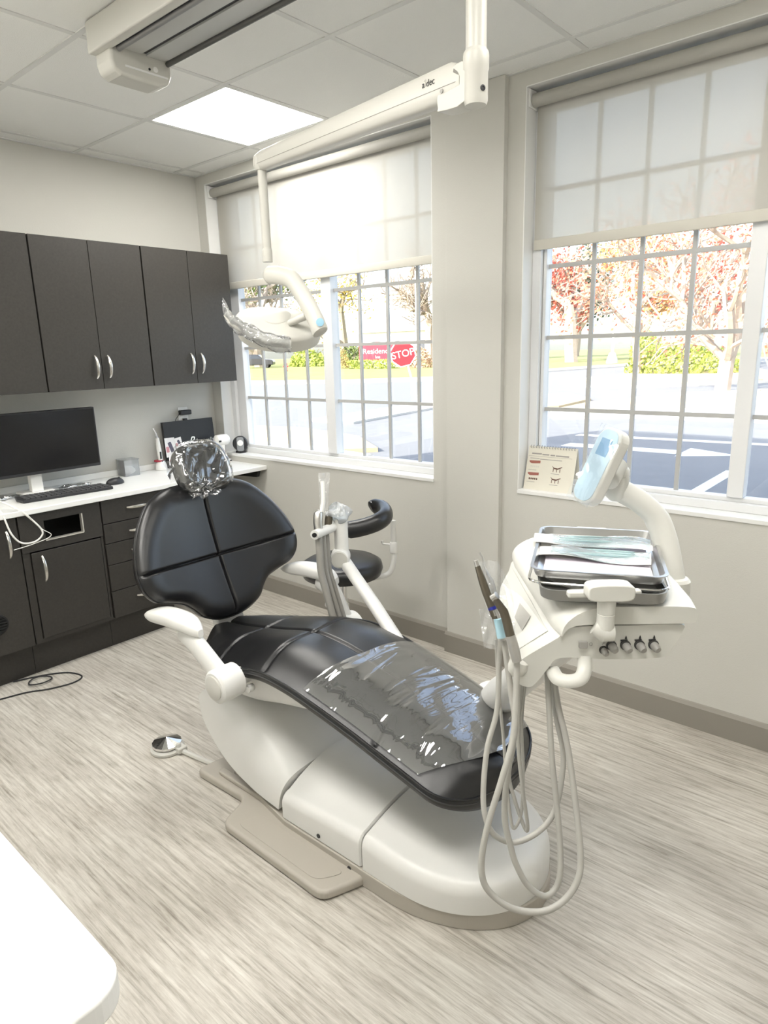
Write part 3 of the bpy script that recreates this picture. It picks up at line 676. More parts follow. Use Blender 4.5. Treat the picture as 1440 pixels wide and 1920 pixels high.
# clear tub with white contents
clear = film('clear_acrylic', (.98, .99, .99), .03, .03, 5, .02, .22)
t = thing('clear_tub', 'small clear square tub of white cotton on the worktop', 'container', (.06, -.69, Z0))
mb = MB(); a0, a1, c0, c1, hh = .022, .108, -.738, -.645, .095
for q in ((a0, a0+.003, c0, c1), (a1-.003, a1, c0, c1), (a0+.003, a1-.003, c0, c0+.003), (a0+.003, a1-.003, c1-.003, c1)): mb.box(q[0], q[1], q[2], q[3], Z0, Z0+hh)
mb.box(a0+.003, a1-.003, c0+.003, c1-.003, Z0, Z0+.003)
obj('tub', mb, clear, t, smooth=False)
obj('lid', MB().box(a0-.003, a1+.003, c0-.003, c1+.003, Z0+hh, Z0+hh+.005), clear, t, smooth=False)
def blob(u, v):
    a = 2*PI*v; s = math.sin(PI*u); n_ = 1+.15*math.sin(5*a+7*u)
    return ((a0+a1)/2+.034*s*math.cos(a)*n_, (c0+c1)/2+.036*s*math.sin(a)*n_, Z0+.030-.026*math.cos(PI*u))
obj('cotton', MB().grid(blob, 12, 25), mat('cotton', (.9, .9, .9), .9), t)
# clear bags of supplies behind the keyboard
bagm = film('poly_bag', (.93, .95, .98), .14, .08, 30, .6, .28)
for i, (cx, cy, L, wv, lab) in enumerate(((.165, -1.45, .18, .09, 'crumpled clear plastic bag behind the left half of the keyboard'), (.165, -1.07, .18, .07, 'crumpled clear plastic bag behind the right half of the keyboard'))):
    rn = random.Random(i); ph = [rn.uniform(0, 6) for _ in range(6)]
    def bag(u, v):
        a = 2*PI*v; s = math.sin(PI*min(max(u, .02), .98)); w_ = .5+.5*s
        return (cx+wv*.5*math.cos(a)*w_*(1+.12*math.sin(9*u+ph[0]+2*a)), cy+L*(u-.5)+.006*math.sin(3*a+ph[1]), Z0+.012+.011*math.sin(a)*s*(1+.4*math.sin(11*u+ph[2]))+.0)
    obj('plastic_bag', MB().grid(bag, 24, 25), bagm, None, lab, 'bag', 'plastic bags on the worktop')
# white cable looping over the counter edge
t = thing('white_cable', 'white cable looping over the worktop edge at the left', 'cable', (.5, -1.5, .70))
wc = mat('white_cable', (.82, .81, .77), .45)
obj('loop', MB().tube(cr([(.36, -1.66, Z0+.02), (.44, -1.58, Z0+.06), (.50, -1.50, Z0+.01), (.535, -1.44, .79), (.54, -1.415, .735), (.535, -1.45, .70), (.53, -1.51, .705), (.53, -1.55, .76), (.50, -1.57, Z0+.012), (.42, -1.60, Z0+.05), (.33, -1.58, Z0+.015)], 8), .0042, 8), wc, t)
obj('thin_lead', MB().tube(cr([(.40, -1.62, Z0+.02), (.52, -1.50, Z0+.01), (.535, -1.42, .76), (.545, -1.38, .715), (.535, -1.46, .69), (.53, -1.55, .68)], 8), .0018, 6), wc, t)
# curing pen on its stand
t = thing('curing_light', 'slim white curing light pen standing in its base', 'dental tool', (.066, -.474, Z0))
obj('base', MB().lathe([(.034, 0), (.036, .004), (.033, .035), (.024, .05), (.018, .054)], (.066, -.474, Z0), n=24), wpl, t)
pen = obj('pen', MB().tube([(.066, -.474, Z0+.05), (.066, -.479, Z0+.13), (.066, -.483, Z0+.20)], [.013, .015, .011], 16), wpl, t)
obj('pen_window', MB().box(.079, .0825, -.484, -.474, Z0+.07, Z0+.115), blk, pen, smooth=False)
obj('tip', MB().tube([(.066, -.483, Z0+.195), (.068, -.489, Z0+.23), (.074, -.509, Z0+.265)], [.009, .006, .005], 12), mat('chrome', (.8, .8, .8), .1, metal=1), pen)
obj('red_collar', MB().lathe([(.028, .052), (.030, .056), (.028, .062)], (.054, -.480, Z0-.0), n=20), mat('dark_red', (.35, .03, .05), .5), t)
# black case with script lettering leaning on the wall
t = thing('black_case', 'flat black case with silver script lettering leaning on the wall', 'case', (.05, -.243, Z0))
cM = frame((.072, -.243, Z0+.001), (0, 1, 0), (-.075, 0, 1))
obj('case_body', MB().box(-.185, .185, 0, .288, -.022, 0, cM), mat('black_card', (.018, .018, .02), .45), t, bevel=.002, smooth=False)
text('script_lettering', 'R', .075, cM @ Matrix.Translation((.0, .150, .001)), nickel, t, shear=.5)
text('script_lettering', 'Australia', .042, cM @ Matrix.Translation((.095, .146, .001)), nickel, t, shear=.5)
# printed cards in front of the case
cards = [(-.155, .13, .07, .12, 0.0, 'white printed card with a dark device picture leaning on the black case'), (-.095, .15, .05, .07, .15, 'small pale printed card beside the larger card on the black case'), (-.135, .05, .09, .07, -.1, 'white leaflet below the printed cards against the black case')]
for i, (u_, v_, w_, h_, an, lab) in enumerate(cards):
    cm = cM @ Matrix.Translation((u_, v_, .004+.003*i)) @ Matrix.Rotation(an, 4, 'Z')
    o = obj('printed_card', MB().box(-w_/2, w_/2, -h_/2, h_/2, 0, .0012, cm), mat('card_white', (.82, .80, .80), .6), None, lab, 'card', 'cards propped on the black case')
    if i < 2: obj('print', MB().prism(rrect(w_*.35, h_*.55, .006, 3, .004, .0), 2, .0012, .0016, cm @ Matrix.Rotation(.3, 4, 'Z')), mat('print_dark', (.10, .09, .13), .6), o, smooth=False)
    obj('print', MB().prism(rrect(w_*.3, h_*.3, .006, 3, -w_*.3, -h_*.1), 2, .0012, .0017, cm), mat('print_pink', (.55, .25, .28), .6), o, smooth=False)
# white scanner head on a stand
t = thing('light_meter', 'white round headed device on a stand by the window', 'dental device', (.165, -.075, Z0))
c = Vector((.165, -.075, Z0))
obj('foot', MB().lathe([(.052, 0), (.054, .006), (.048, .016), (.026, .028), (.02, .032)], c, n=32), wpl, t)
obj('stem', MB().tube([c+Vector((0, .002, .025)), c+Vector((0, -.002, .07)), c+Vector((0, -.008, .12))], [(.017, .014), (.015, .012), (.022, .016)], 16), wpl, t)
hd = obj('head', MB().lathe([(.0, -.052), (.022, -.050), (.034, -.04), (.036, .0), (.034, .036), (.024, .048), (0, .05)], c+Vector((0, -.004, .148)), (.1, 1, 0), 28), wpl, t)
obj('port', MB().box(.197, .2015, -.125, -.108, Z0+.138, Z0+.150), blk, hd, smooth=False)
for y in (-.10, -.055): obj('foot_button', MB().box(.204, .216, y-.008, y+.008, Z0+.010, Z0+.017), blk, t, smooth=False)
# black alarm-like device on the sill
sz = OP[0][2]+.018
t = thing('black_timer', 'small black round timer with white dial on the window sill corner', 'device', (.20, .035, sz))
c = Vector((.20, .04, sz))
obj('body', MB().lathe([(.0, -.014), (.046, -.014), (.05, -.006), (.05, .006), (.044, .016), (0, .018)], c+Vector((0, 0, .062)), (.8, -.6, 0), 28), blk, t)
tm = frame(c+Vector((.016, -.012, .06)), (.6, .8, 0), (0, 0, 1))
obj('front_frame', MB().prism(rrect(.046, .095, .014, 5), 2, 0, .006, tm), mat('grey_plastic', (.25, .26, .27), .4), t, bevel=.002, smooth=False)
obj('dial', MB().lathe([(.0, .006), (.019, .006), (.019, .010), (0, .011)], tm @ Vector((0, .008, 0)), tm.to_3x3() @ Vector((0, 0, 1)), 24), wpl, t)
obj('foot', MB().prism(rrect(.055, .05, .008, 3, c.x, c.y), 2, sz, sz+.014), blk, t, smooth=False)
# outlet with plugs
t = thing('wall_outlet', 'white wall outlet above the black case with plugs in it', 'outlet', (.0, -.245, 1.11))
obj('plate', MB().prism(rrect(.072, .116, .006, 3, -.245, 1.165), 0, .0005, .006), wpl, t, bevel=.002, smooth=False)
for z in (1.188, 1.142): obj('socket', MB().prism(rrect(.03, .028, .01, 4, -.245, z), 0, .006, .008), wpl, t, smooth=False)
o = thing('power_adapter', 'black power adapter plugged in the wall outlet', 'adapter', (.03, -.25, 1.18))
obj('block', MB().box(.010, .045, -.285, -.205, 1.175, 1.205), blk, o, bevel=.006, smooth=False)
obj('cord', MB().tube(cr([(.028, -.285, 1.19), (.03, -.30, 1.17), (.02, -.318, 1.13), (.012, -.32, .98), (.012, -.325, Z0+.045)], 6), .0022, 6), blk, o)
o = thing('power_plug', 'black plug in the lower socket of the wall outlet', 'plug', (.02, -.245, 1.14))
obj('plug_body', MB().box(.0085, .03, -.258, -.232, 1.13, 1.152), blk, o, bevel=.004, smooth=False)
obj('cord', MB().tube(cr([(.03, -.24, 1.14), (.04, -.22, 1.135), (.03, -.205, 1.10), (.012, -.2, .98), (.012, -.2, Z0+.045)], 6), .0025, 6), blk, o)
# black cable on the floor
fl = obj('floor_cable', MB().tube(cr([(.44, -1.62, .004), (.50, -1.48, .004), (.57, -1.40, .004), (.66, -1.38, .004), (.69, -1.44, .004), (.66, -1.54, .004), (.61, -1.62, .004), (.58, -1.72, .004), (.55, -1.85, .004)], 8), .0038, 8), blk, None, 'thin black cable lying on the floor at the base cabinet', 'cable')
fl2 = obj('floor_cable', MB().tube(cr([(.50+.0, -1.53, .0105), (.535, -1.49, .0105), (.575, -1.49, .0105), (.585, -1.54, .0105), (.555, -1.585, .0105), (.515, -1.57, .0105)], 8, True), .0035, 8, True), blk, None, 'small closed loop of black cable inside the larger floor cable', 'cable')
# flip chart on the near sill
t = thing('flip_chart', 'cream spiral bound flip chart with tooth drawings on the near sill', 'flip chart', (2.55, .06, sz))
fM = frame((2.315, .030, sz), (1, 0.02, 0), (0, .25, .97))
cream = mat('chart_card', (.70, .67, .58), .7)
W_, H_ = .235, .20
obj('front_card', MB().box(0, W_, 0, H_, -.003, 0, fM), cream, t, smooth=False)
obj('back_card', MB().add([fM @ Vector((0, H_, -.004)), fM @ Vector((W_, H_, -.004)), Vector((2.315+W_, .128, sz)), Vector((2.315, .125, sz))], [(0, 1, 2, 3)]), cream, t, smooth=False, solid=.002)
for k in range(17):
    obj('binding_ring', MB().tube([fM @ Vector((.012+k*.0132, H_-.002+.006*math.sin(a), .001+.006*math.cos(a))) for a in [j*2*PI/10 for j in range(10)]], .0012, 5, True), mat('ring_grey', (.22, .22, .24), .4), t)
ink = mat('ink_grey', (.33, .31, .29), .7); gum = mat('gum_red', (.33, .12, .095), .7); tooth = mat('tooth_ink', (.62, .60, .54), .7); dk = mat('ink_dark', (.13, .07, .05), .7)
for (u0_, u1_, v_, h_) in ((.020, .068, .166, .006), (.071, .105, .164, .006), (.111, .133, .163, .006), (.137, .200, .162, .006), (.005, .215, .154, .0012), (.014, .060, .144, .003), (.063, .170, .142, .003)):
    obj('heading_line', MB().box(u0_, u1_, v_-h_/2, v_+h_/2, .0002, .0006, fM), ink, t, smooth=False)
for (u_, v_, kind) in ((.012, .115, 0), (.012, .060, 1), (.125, .105, 2), (.125, .055, 3)):
    pm = fM @ Matrix.Translation((u_, v_, .0004))
    if kind < 2:
        obj('gum_picture', MB().prism([(0, .018), (.055, .020), (.055, .008), (.03, .006), (.012, .005), (.002, .010)], 2, 0, .0005, pm), gum, t, smooth=False)
        for k in range(5): obj('tooth_picture', MB().prism(rrect(.007, .009, .003, 3, .012+k*.009, -.008 if kind == 0 else -.010), 2, 0, .0005, pm), tooth if kind == 0 else dk, t, smooth=False)
    else:
        obj('bar_picture', MB().prism([(0, .012), (.012, .004), (.03, .002), (.05, .010), (.05, .006), (.03, -.004), (.012, -.002)], 2, 0, .0005, pm), dk, t, smooth=False)
        for k in range(3): obj('pin_picture', MB().box(.008+k*.016, .011+k*.016, -.016, 0, 0, .0005, pm), dk, t, smooth=False)
    obj('caption_line', MB().box(u_, u_+.04, v_-.0255, v_-.0235, .0002, .0006, fM), ink, t, smooth=False)

# ------------------------------------------------------------------ dental chair
YC = -1.22
leather = mat('black_leather', (.008, .008, .009), .28, spec=.75, bump=(900, .10))
shell = mat('white_shell', (.71, .705, .68), .32, spec=.5)
taupe = mat('taupe_base', (.42, .39, .34), .45)
grey_pl = mat('warm_grey_plastic', (.55, .54, .50), .4)
chair = thing('dental_chair', 'reclining dental chair with black leather upholstery and white base', 'dental chair', (2.4, YC, 0))
# seat and leg rest: one long pad
SX = [1.70, 1.835, 2.04, 2.21, 2.338, 2.446, 2.612, 2.763, 2.884, 2.99]
SZ = [.520, .535, .575, .610, .606, .586, .545, .500, .462, .428]
WX = [1.70, 1.80, 1.90, 2.10, 2.40, 2.70, 2.84, 2.93, 2.975, 2.99]
WW = [.10, .20, .235, .255, .252, .243, .236, .205, .13, .02]
def seat_mid(x): return smooth_interp(x, SX, SZ)
def seat_w(x):
    return max(.004, interp(x, WX, WW) if x < 2.84 else .236*math.sqrt(max(0, 1-((x-2.84)/.152)**2.6)))
TRANS = [1.945, 2.205, 2.66]
def seat_top(x, t):
    """height of the upholstery at x and relative half-width t"""
    z = seat_mid(x)-.050*abs(t)**3.2-.004*math.cos(2*PI*t)
    if abs(t) < .97:
        y = t*seat_w(x)
        z -= .008*math.exp(-(y/.006)**2)
        for q in TRANS: z -= .008*math.exp(-((x-q-.03*t*t)/.0065)**2)
    return z
xs_ = [1.70+.001]+[1.70+.006*k for k in range(1, 211)]+[2.965, 2.975, 2.983, 2.988, 2.9905]
xs_ = sorted(set(round(x, 4) for x in xs_ if x <= 2.9905))
R = []
for x in xs_:
    w_ = seat_w(x); sl = (seat_mid(x+.01)-seat_mid(x-.01))/.02
    ring = []
    for k in range(97):
        t = -1+k/48; ring.append((x, YC+t*w_, seat_top(x, t)))
    e = min(1, w_/.2); zb = seat_mid(x)-.050
    ring += [(x, YC+w_+.006*e, zb-.012), (x, YC+w_+.004*e, zb-.032), (x, YC+w_*.93, zb-.046), (x, YC+w_*.5, zb-.05), (x, YC, zb-.05), (x, YC-w_*.5, zb-.05), (x, YC-w_*.93, zb-.046), (x, YC-w_-.004*e, zb-.032), (x, YC-w_-.006*e, zb-.012)]
    R.append(ring)
seat = obj('seat_cushion', MB().rings(R), leather, chair, ang=80)
pp = [(x, YC-seat_w(x)-.003, seat_mid(x)-.052) for x in xs_[4::3]]+[(x, YC+seat_w(x)+.003, seat_mid(x)-.052) for x in xs_[:3:-3]]
obj('piping', MB().tube(pp, .0035, 6, True), leather, seat)
pp = [(x, YC-seat_w(x)-.006, seat_mid(x)-.066) for x in xs_[4::3]]+[(x, YC+seat_w(x)+.006, seat_mid(x)-.066) for x in xs_[:3:-3]]
obj('stitch_seam', MB().tube(pp, .0022, 6, True), mat('stitch', (.05, .05, .05), .6), seat)
# under-seat pan and lift arm covers
def loft_x(secs, n=30, ex=3.2):
    """sections (x, half width, z bottom, z top[, y shift])"""
    R = []
    for s in secs:
        x, hw, z0, z1 = s[:4]; dy = s[4] if len(s) > 4 else 0; ring = []
        for k in range(n+1):
            a = PI*k/n; c_, s_ = math.cos(a), math.sin(a)
            ring.append((x, YC+dy+hw*math.copysign(abs(c_)**(2/ex), c_), z0+(z1-z0)*abs(s_)**(2/ex)))
        R.append(ring)
    return MB().rings(R)
sec = []
for k in range(13):
    x = 1.80+.70*k/12; q = k/12
    d_ = .004+.150*math.sin(PI*min(1, q*.92+.08))**.75
    sec.append((x, .20+.02*math.sin(PI*q), seat_mid(x)-.095-d_*.9, seat_mid(x)-.098))
R = []
for (x, hw, z0, z1) in sec:
    ring = []
    for k in range(31):
        a = PI*k/30; c_, s_ = math.cos(a), math.sin(a)
        ring.append((x, YC+hw*math.copysign(abs(c_)**.6, c_), z1-(z1-z0)*abs(s_)**.7))
    R.append(ring)
obj('seat_pan', MB().rings(R), shell, chair)
# tall rear cover that sweeps from the floor unit up to the seat
N = 26; R = []
def sweep(q):
    # lower outline and upper outline of the cover in side view
    lx = smooth_interp(q, [0, .25, .5, .75, 1], [1.845, 1.872, 1.985, 2.13, 2.262]); lz = smooth_interp(q, [0, .25, .5, .75, 1], [.345, .245, .140, .088, .070])
    ux = smooth_interp(q, [0, .3, .6, 1], [1.90, 2.06, 2.18, 2.288]); uz = smooth_interp(q, [0, .3, .6, 1], [.40, .335, .265, .192])
    return lx, lz, ux, uz
for k in range(N+1):
    q = k/N; lx, lz, ux, uz = sweep(q); ring = []
    for j in range(31):
        a = PI*j/30; c_, s_ = math.cos(a), math.sin(a)
        f_ = abs(s_)**.55; ring.append((lx+(ux-lx)*f_, YC+.252*math.copysign(abs(c_)**.35, c_), lz+(uz-lz)*f_))
    R.append(ring)
obj('rear_cover', MB().rings(R), shell, chair)
def cover_ring(x, hw, z0, zs, zt, r):
    r = min(r, hw*.6, (zs-z0)*.9); half = [(hw, z0), (hw, z0+(zs-r-z0)*.5)]
    for k in range(7):
        a = PI/2*k/6; half.append((hw-r+r*math.cos(a), zs-r+r*math.sin(a)))
    for k in range(1, 7):
        y = (hw-r)*(1-k/6); half.append((y, zs+(zt-zs)*(1-(y/max(hw-r, 1e-4))**2)))
    return [(x, YC+y, z) for y, z in half]+[(x, YC-y, z) for y, z in half[-2::-1]]
R = [cover_ring(2.283, .250, .060, .138, .188, .03)]
for k in range(9):
    q = k/8; R.append(cover_ring(2.290+.342*q, .257, .058, .146+.020*q, .205-.004*q, .035))
R.append(cover_ring(2.6365, .252, .058, .160, .195, .03))
obj('mid_cover', MB().rings(R), shell, chair)
R = [cover_ring(2.641, .252, .056, .160, .195, .03)]
for k in range(30):
    q = k/29; x = 2.646+.440*(1-(1-q)**1.7); u_ = (x-2.646)/.4405
    rr = math.sqrt(max(0, 1-max(0, (u_-.28)/.72)**2.2)); e_ = max(0, 1-(1-u_)/.10)
    dz = .045*(1-math.sqrt(max(0, 1-e_*e_)))
    R.append(cover_ring(x, max(.012, .258*rr), .055, .166-.022*u_-dz, .201-.045*u_-dz, .04))
obj('toe_cover', MB().rings(R), shell, chair)
# floor base under the covers
out = []
for x in (2.30, 2.64): out.append((x, YC-.262))
for k in range(61):
    a = -PI/2+PI*k/60; out.append((2.73+.365*max(0, math.cos(a)), YC+.262*math.sin(a)))
out += [(2.30, YC+.262), (1.95, YC+.20), (1.86, YC+.10), (1.86, YC-.10), (1.95, YC-.20)]
clean = [out[0]]
for p in out[1:]:
    if (Vector(p)-Vector(clean[-1])).length > 1e-3: clean.append(p)
obj('base', MB().prism(clean, 2, 0, .054), taupe, chair, bevel=.004, smooth=False)
obj('base_tower', MB().box(1.98, 2.22, YC-.12, YC+.12, .05, .17), grey_pl, chair, bevel=.02, smooth=False)
# floor plate with the step for the foot
def rp(pts, r=.03, n=5):
    out = []
    for i, p in enumerate(pts):
        a, b_, c = Vector(pts[i-1]), Vector(p), Vector(pts[(i+1) % len(pts)])
        d1 = (a-b_).normalized(); d2 = (c-b_).normalized(); rr = min(r, (a-b_).length*.45, (c-b_).length*.45)
        for k in range(n+1):
            t = k/n; out.append(tuple((b_+d1*rr*(1-t)**2+d2*rr*t**2)))
    return out
plate = rp([(1.80, -1.485), (2.08, -1.475), (2.12, -1.60), (2.60, -1.605), (2.655, -1.475), (2.655, -1.38), (2.30, -1.36), (1.86, -1.10)], .035)
obj('foot_plate', MB().prism(plate, 2, .0, .034), taupe, chair, bevel=.012, seg=3, smooth=False)
obj('plate_recess', MB().prism(rp([(2.17, -1.575), (2.55, -1.58), (2.60, -1.505), (2.20, -1.495)], .03), 2, .034, .0365), taupe, chair, bevel=.0015, smooth=False)
obj('plate_rib', MB().prism(rp([(1.90, -1.455), (2.30, -1.455), (2.30, -1.425), (1.90, -1.425)], .01), 2, .034, .052), taupe, chair, bevel=.006, smooth=False)
obj('screw', MB().lathe([(.007, 0), (.007, .002)], (2.46, YC-.2585, .075), (0, -1, 0), 12), blk, chair)
obj('screw', MB().lathe([(.007, 0), (.007, .002)], (2.595, YC-.263, .035), (0, -1, 0), 12), blk, chair)
# backrest
bo = Vector((1.735, YC, .575)); bu = Vector((-.34, 0, .94)).normalized()
bM = frame(bo, (0, 1, 0), bu)            # a = across (+y), b = up the back, c = towards the sitter
half = [(0, -.030), (.07, -.022), (.13, .005), (.165, .045), (.20, .075), (.255, .095), (.315, .115), (.350, .155), (.362, .205), (.355, .26), (.330, .33), (.285, .405), (.225, .47), (.15, .505), (.07, .515), (0, .515)]
pts = [Vector((p[0], p[1], 0)) for p in half]+[Vector((-p[0], p[1], 0)) for p in half[-2:0:-1]]
oL = [(p.x, p.y) for p in cr(pts, 13, True)]
def bcurve(a, b_): return .62*a*a+.02*math.sin(PI*min(max(b_/.5, 0), 1))*-1
gr = [((0, -.05), (0, .55), .0050, .013), ((-.4, .218), (.4, .218), .0050, .013)]
back = obj('backrest', pillow(oL, bcurve, bM, .035, 84, .26, .050, gr, (0, .22)), leather, chair, ang=80)
rim = [bM @ Vector((p[0]*.995, p[1]*.995+.001, bcurve(*p)+.001)) for p in oL]
obj('piping', MB().tube(rim, .0032, 6, True), leather, back)
obj('back_shell', pillow([(p[0]*.97, .22+(p[1]-.22)*.97) for p in oL], lambda a, b_: -bcurve(a, b_), bM @ Matrix.Translation((0, 0, -.036)) @ Matrix.Scale(-1, 4, (0, 0, 1)), .0, 14, .5, .03, (), (0, .22)), shell, back)
obj('back_bracket', MB().box(-.055, .075, -.10, .12, -.075, -.035, bM), shell, chair, bevel=.012, smooth=False)
obj('back_bracket', MB().box(-.05, .075, -.03, .03, -.03, .03, frame((1.73, YC, .47), (0, 1, 0), (-.1, 0, 1))), shell, chair, bevel=.01, smooth=False)
# headrest in a clear plastic sleeve
hu = Vector((-.43, 0, .9)).normalized(); ho = Vector((1.600, YC+.028, 1.040)); hM = frame(ho, (0, 1, 0), hu)
hh_ = [(0, -.015), (.06, -.012), (.098, .005), (.112, .045), (.112, .10), (.098, .145), (.060, .175), (0, .182)]
pts = [Vector((p[0], p[1], 0)) for p in hh_]+[Vector((-p[0], p[1], 0)) for p in hh_[-2:0:-1]]
hL = [(p.x, p.y) for p in cr(pts, 7, True)]
hcur = lambda a, b_: .9*a*a
head = obj('headrest', pillow(hL, hcur, hM, .03, 24, .32, .040, (), (0, .085)), leather, chair, ang=80)
obj('headrest_post', MB().box(-.022, .022, -.14, .06, -.052, -.030, hM), grey_pl, head, bevel=.004, smooth=False)
rn = random.Random(4)
def sleeve_pt(u, v):
    a = 2*PI*v; k = (v*len(hL)) % len(hL); i = int(k); f_ = k-i
    px_ = hL[i][0]*(1-f_)+hL[(i+1) % len(hL)][0]*f_; py_ = hL[i][1]*(1-f_)+hL[(i+1) % len(hL)][1]*f_
    s = 1.05*(1-u); e = min(1, max(0, (1.05-s))/.34); h = .044*math.sqrt(max(0, 1-(1-e)**2))
    x = px_*s*1.05; y = .085+(py_-.085)*s*1.07
    wr = .004*abs(math.sin(38*x+24*y+1.5*math.sin(40*y)))+.0035*abs(math.sin(50*y-28*x+2+1.2*math.sin(45*x)))-.003
    return hM @ Vector((x, y, h+hcur(x, y)+.004+wr*min(1, e*1.5)))
sl = film('clear_sleeve', (.93, .94, .95), .15, .03, 9, .6, .02, (1, 1, .8))
obj('plastic_sleeve', MB().grid(sleeve_pt, 40, 110), sl, head, ang=60, label='crinkled clear plastic sleeve')
def tail(u, v):
    x = -.105+.13*v+.01*math.sin(9*u); y = .01-.062*u+.006*math.sin(14*v)
    return hM @ Vector((x-.02*u, y, .052+.02*u+.008*math.sin(20*v+5*u)+.006*math.sin(33*u)))
obj('sleeve_tail', MB().grid(tail, 14, 24), sl, head, ang=60)
def tail2(u, v):
    x = -.115-.040*u+.004*math.sin(12*v); y = .045+.075*v+.02*u*(v-.5)
    return hM @ Vector((x, y, .02+.004*math.sin(9*v+4*u)))
obj('sleeve_tail', MB().grid(tail2, 10, 18), sl, head, ang=60)
# arm rests
for s, y, px_, pz_ in ((-1, -1.535, 2.118, .512), (1, -.895, 2.05, .47)):
    ar = obj('armrest', MB().tube(cr([(1.90, y, .635), (1.97, y, .605), (1.97+(px_-1.97)*.62, y, .605-(.605-pz_)*.58), (px_, y, pz_+.003)], 5), [(.042, .024)]*16, 16, flat=(1, 0, .4)), shell, chair)
    R = []
    for k in range(19):
        q = k/18; x = 1.668+.335*q; zc_ = smooth_interp(q, [0, .15, .5, .8, 1], [.640, .652, .668, .668, .652]); hw = .041*(1-(abs(q-.5)*2)**4*.75); hh2 = .026*(1-(abs(q-.55)*2)**4*.7) + .008*q*(1-q)
        R.append([(x, y+hw*math.copysign(abs(math.cos(a))**.7, math.cos(a)), zc_+hh2*math.copysign(abs(math.sin(a))**.7, math.sin(a))) for a in [2*PI*j/20 for j in range(20)]])
    obj('arm_pad', MB().rings(R), shell, ar)
    obj('pivot', MB().lathe([(.0, -.045), (.048, -.045), (.055, -.038), (.057, 0), (.055, .040), (.03, .048), (.03, .10), (0, .10)], (px_, y, pz_), (0, -s, 0), 32), shell, ar)
    obj('pivot_cap', MB().lathe([(.040, .0), (.040, .004), (.036, .006), (0, .006)], (px_, y+s*.045, pz_), (0, s, 0), 32), grey_pl, ar)
obj('adjust_knob', MB().lathe([(0, 0), (.012, 0), (.014, .01), (.012, .03), (0, .034)], (2.15, YC-.235, .475), (.3, -1, .1), 16), shell, chair)
# plastic cover over the leg rest
def cov(u, v):
    t = -.95+1.92*v
    x0 = 2.44+.03*t; x1 = 2.955-.10*max(0, -t)**1.5-.03*t*t
    x = x0+(x1-x0)*u; w_ = seat_w(x)
    wr = (.0022*math.sin(48*(x+.05*math.sin(5*t)))+.0012*math.sin(90*(x-.03*t)+2*math.sin(4*t)))*(.25+.9*u*u)*(1-abs(t)**2.5)
    z = seat_mid(x)-.050*abs(t)**3.2+.007+wr
    if abs(t) > .9: z -= .03*(abs(t)-.9)/.1*0
    return (x, YC+t*(w_+.004), z)
fm = film('clear_cover', (.75, .75, .76), .28, .03, 2.4, .32, .05, (6, 1.3, 1))
cv = obj('plastic_cover', MB().grid(cov, 90, 60), fm, None, 'clear glossy plastic cover stretched over the leg rest', 'plastic cover', ang=60)
# foot control: chrome disc
t = thing('foot_control', 'faceted chrome disc foot control on the floor left of the chair', 'foot pedal', (1.56, -1.455, 0))
chrome = mat('chrome', (.8, .8, .8), .1, metal=1); c = Vector((1.555, -1.455, 0))
obj('base_ring', MB().lathe([(.062, 0), (.066, .004), (.066, .012), (.058, .018), (0, .018)], c, n=40), grey_pl, t)
pts = [c+Vector((.058*math.cos(2*PI*k/14), .058*math.sin(2*PI*k/14), .034)) for k in range(14)]; lo = [p-Vector((0, 0, .010)) for p in pts]; top = c+Vector((0, 0, .055))
mb = MB().add(pts+lo+[top], [(k, (k+1) % 14, 28) for k in range(14)]+[(14+k, 14+(k+1) % 14, (k+1) % 14, k) for k in range(14)])
obj('disc', mb, chrome, t, smooth=False)
obj('bracket', MB().box(1.585, 1.64, -1.455, -1.415, .006, .030, None), grey_pl, t, bevel=.006, smooth=False)
obj('lug', MB().lathe([(.010, 0), (.010, .04), (.007, .044)], (1.618, -1.442, 0), n=14), grey_pl, t)
obj('cord', MB().tube(cr([(1.63, -1.435, .012), (1.72, -1.42, .009), (1.82, -1.40, .009), (1.90, -1.36, .012)], 6), (.010), 8), grey_pl, t)

# ------------------------------------------------------------------ delivery unit in front of the chair
dl = thing('delivery_unit', 'white dental delivery head with knobs, handpieces and hanging tubing', 'dental unit', (3.339, -1.505, .88))
cream_pl = mat('cream_shell', (.66, .655, .615), .35, spec=.5)
dM = frame((3.339, -1.505, 0), (math.cos(math.radians(40)), math.sin(math.radians(40)), 0))
def ext(poly, b0, b1, rise, M=dM, taper=0.0, n=8):
    R = []
    for k in range(n+1):
        q = k/n; bb = b0+(b1-b0)*q; rd = min(1, min(q, 1-q)*n*.75+.55)
        ca = sum(p[0] for p in poly)/len(poly); cz = sum(p[1] for p in poly)/len(poly)
        e = .0
        s = 1-.045*(1-min(1, min(q, 1-q)*n/1.0))
        R.append([M @ Vector((ca+(p[0]-ca)*s+q*shiftA(p[0]), bb, cz+(p[1]-cz)*s+rise*q*interp(p[0], [-.15, .0, .2], [2.0, 1.7, .9]))) for p in poly])
    return MB().rings(R)
def shiftA(a): return interp(a, [-.17, -.13, -.085, -.04, .05, .2], [.020, -.005, -.042, -.035, -.01, .015])
def smp(pts, k=5): return [(p.x, p.y) for p in cr([Vector((a, b_, 0)) for a, b_ in pts], k, True)]
low = smp([(-.142, .888), (-.166, .897), (-.176, .925), (-.160, .950), (-.088, .996), (-.060, 1.018), (.05, 1.020), (.155, 1.020), (.162, 1.005), (.143, .968), (.125, .949), (.02, .947), (-.080, .952), (-.105, .930), (-.125, .902)], 4)
body = obj('lower_body', ext(low, .004, .30, .03), cream_pl, dl, ang=50)
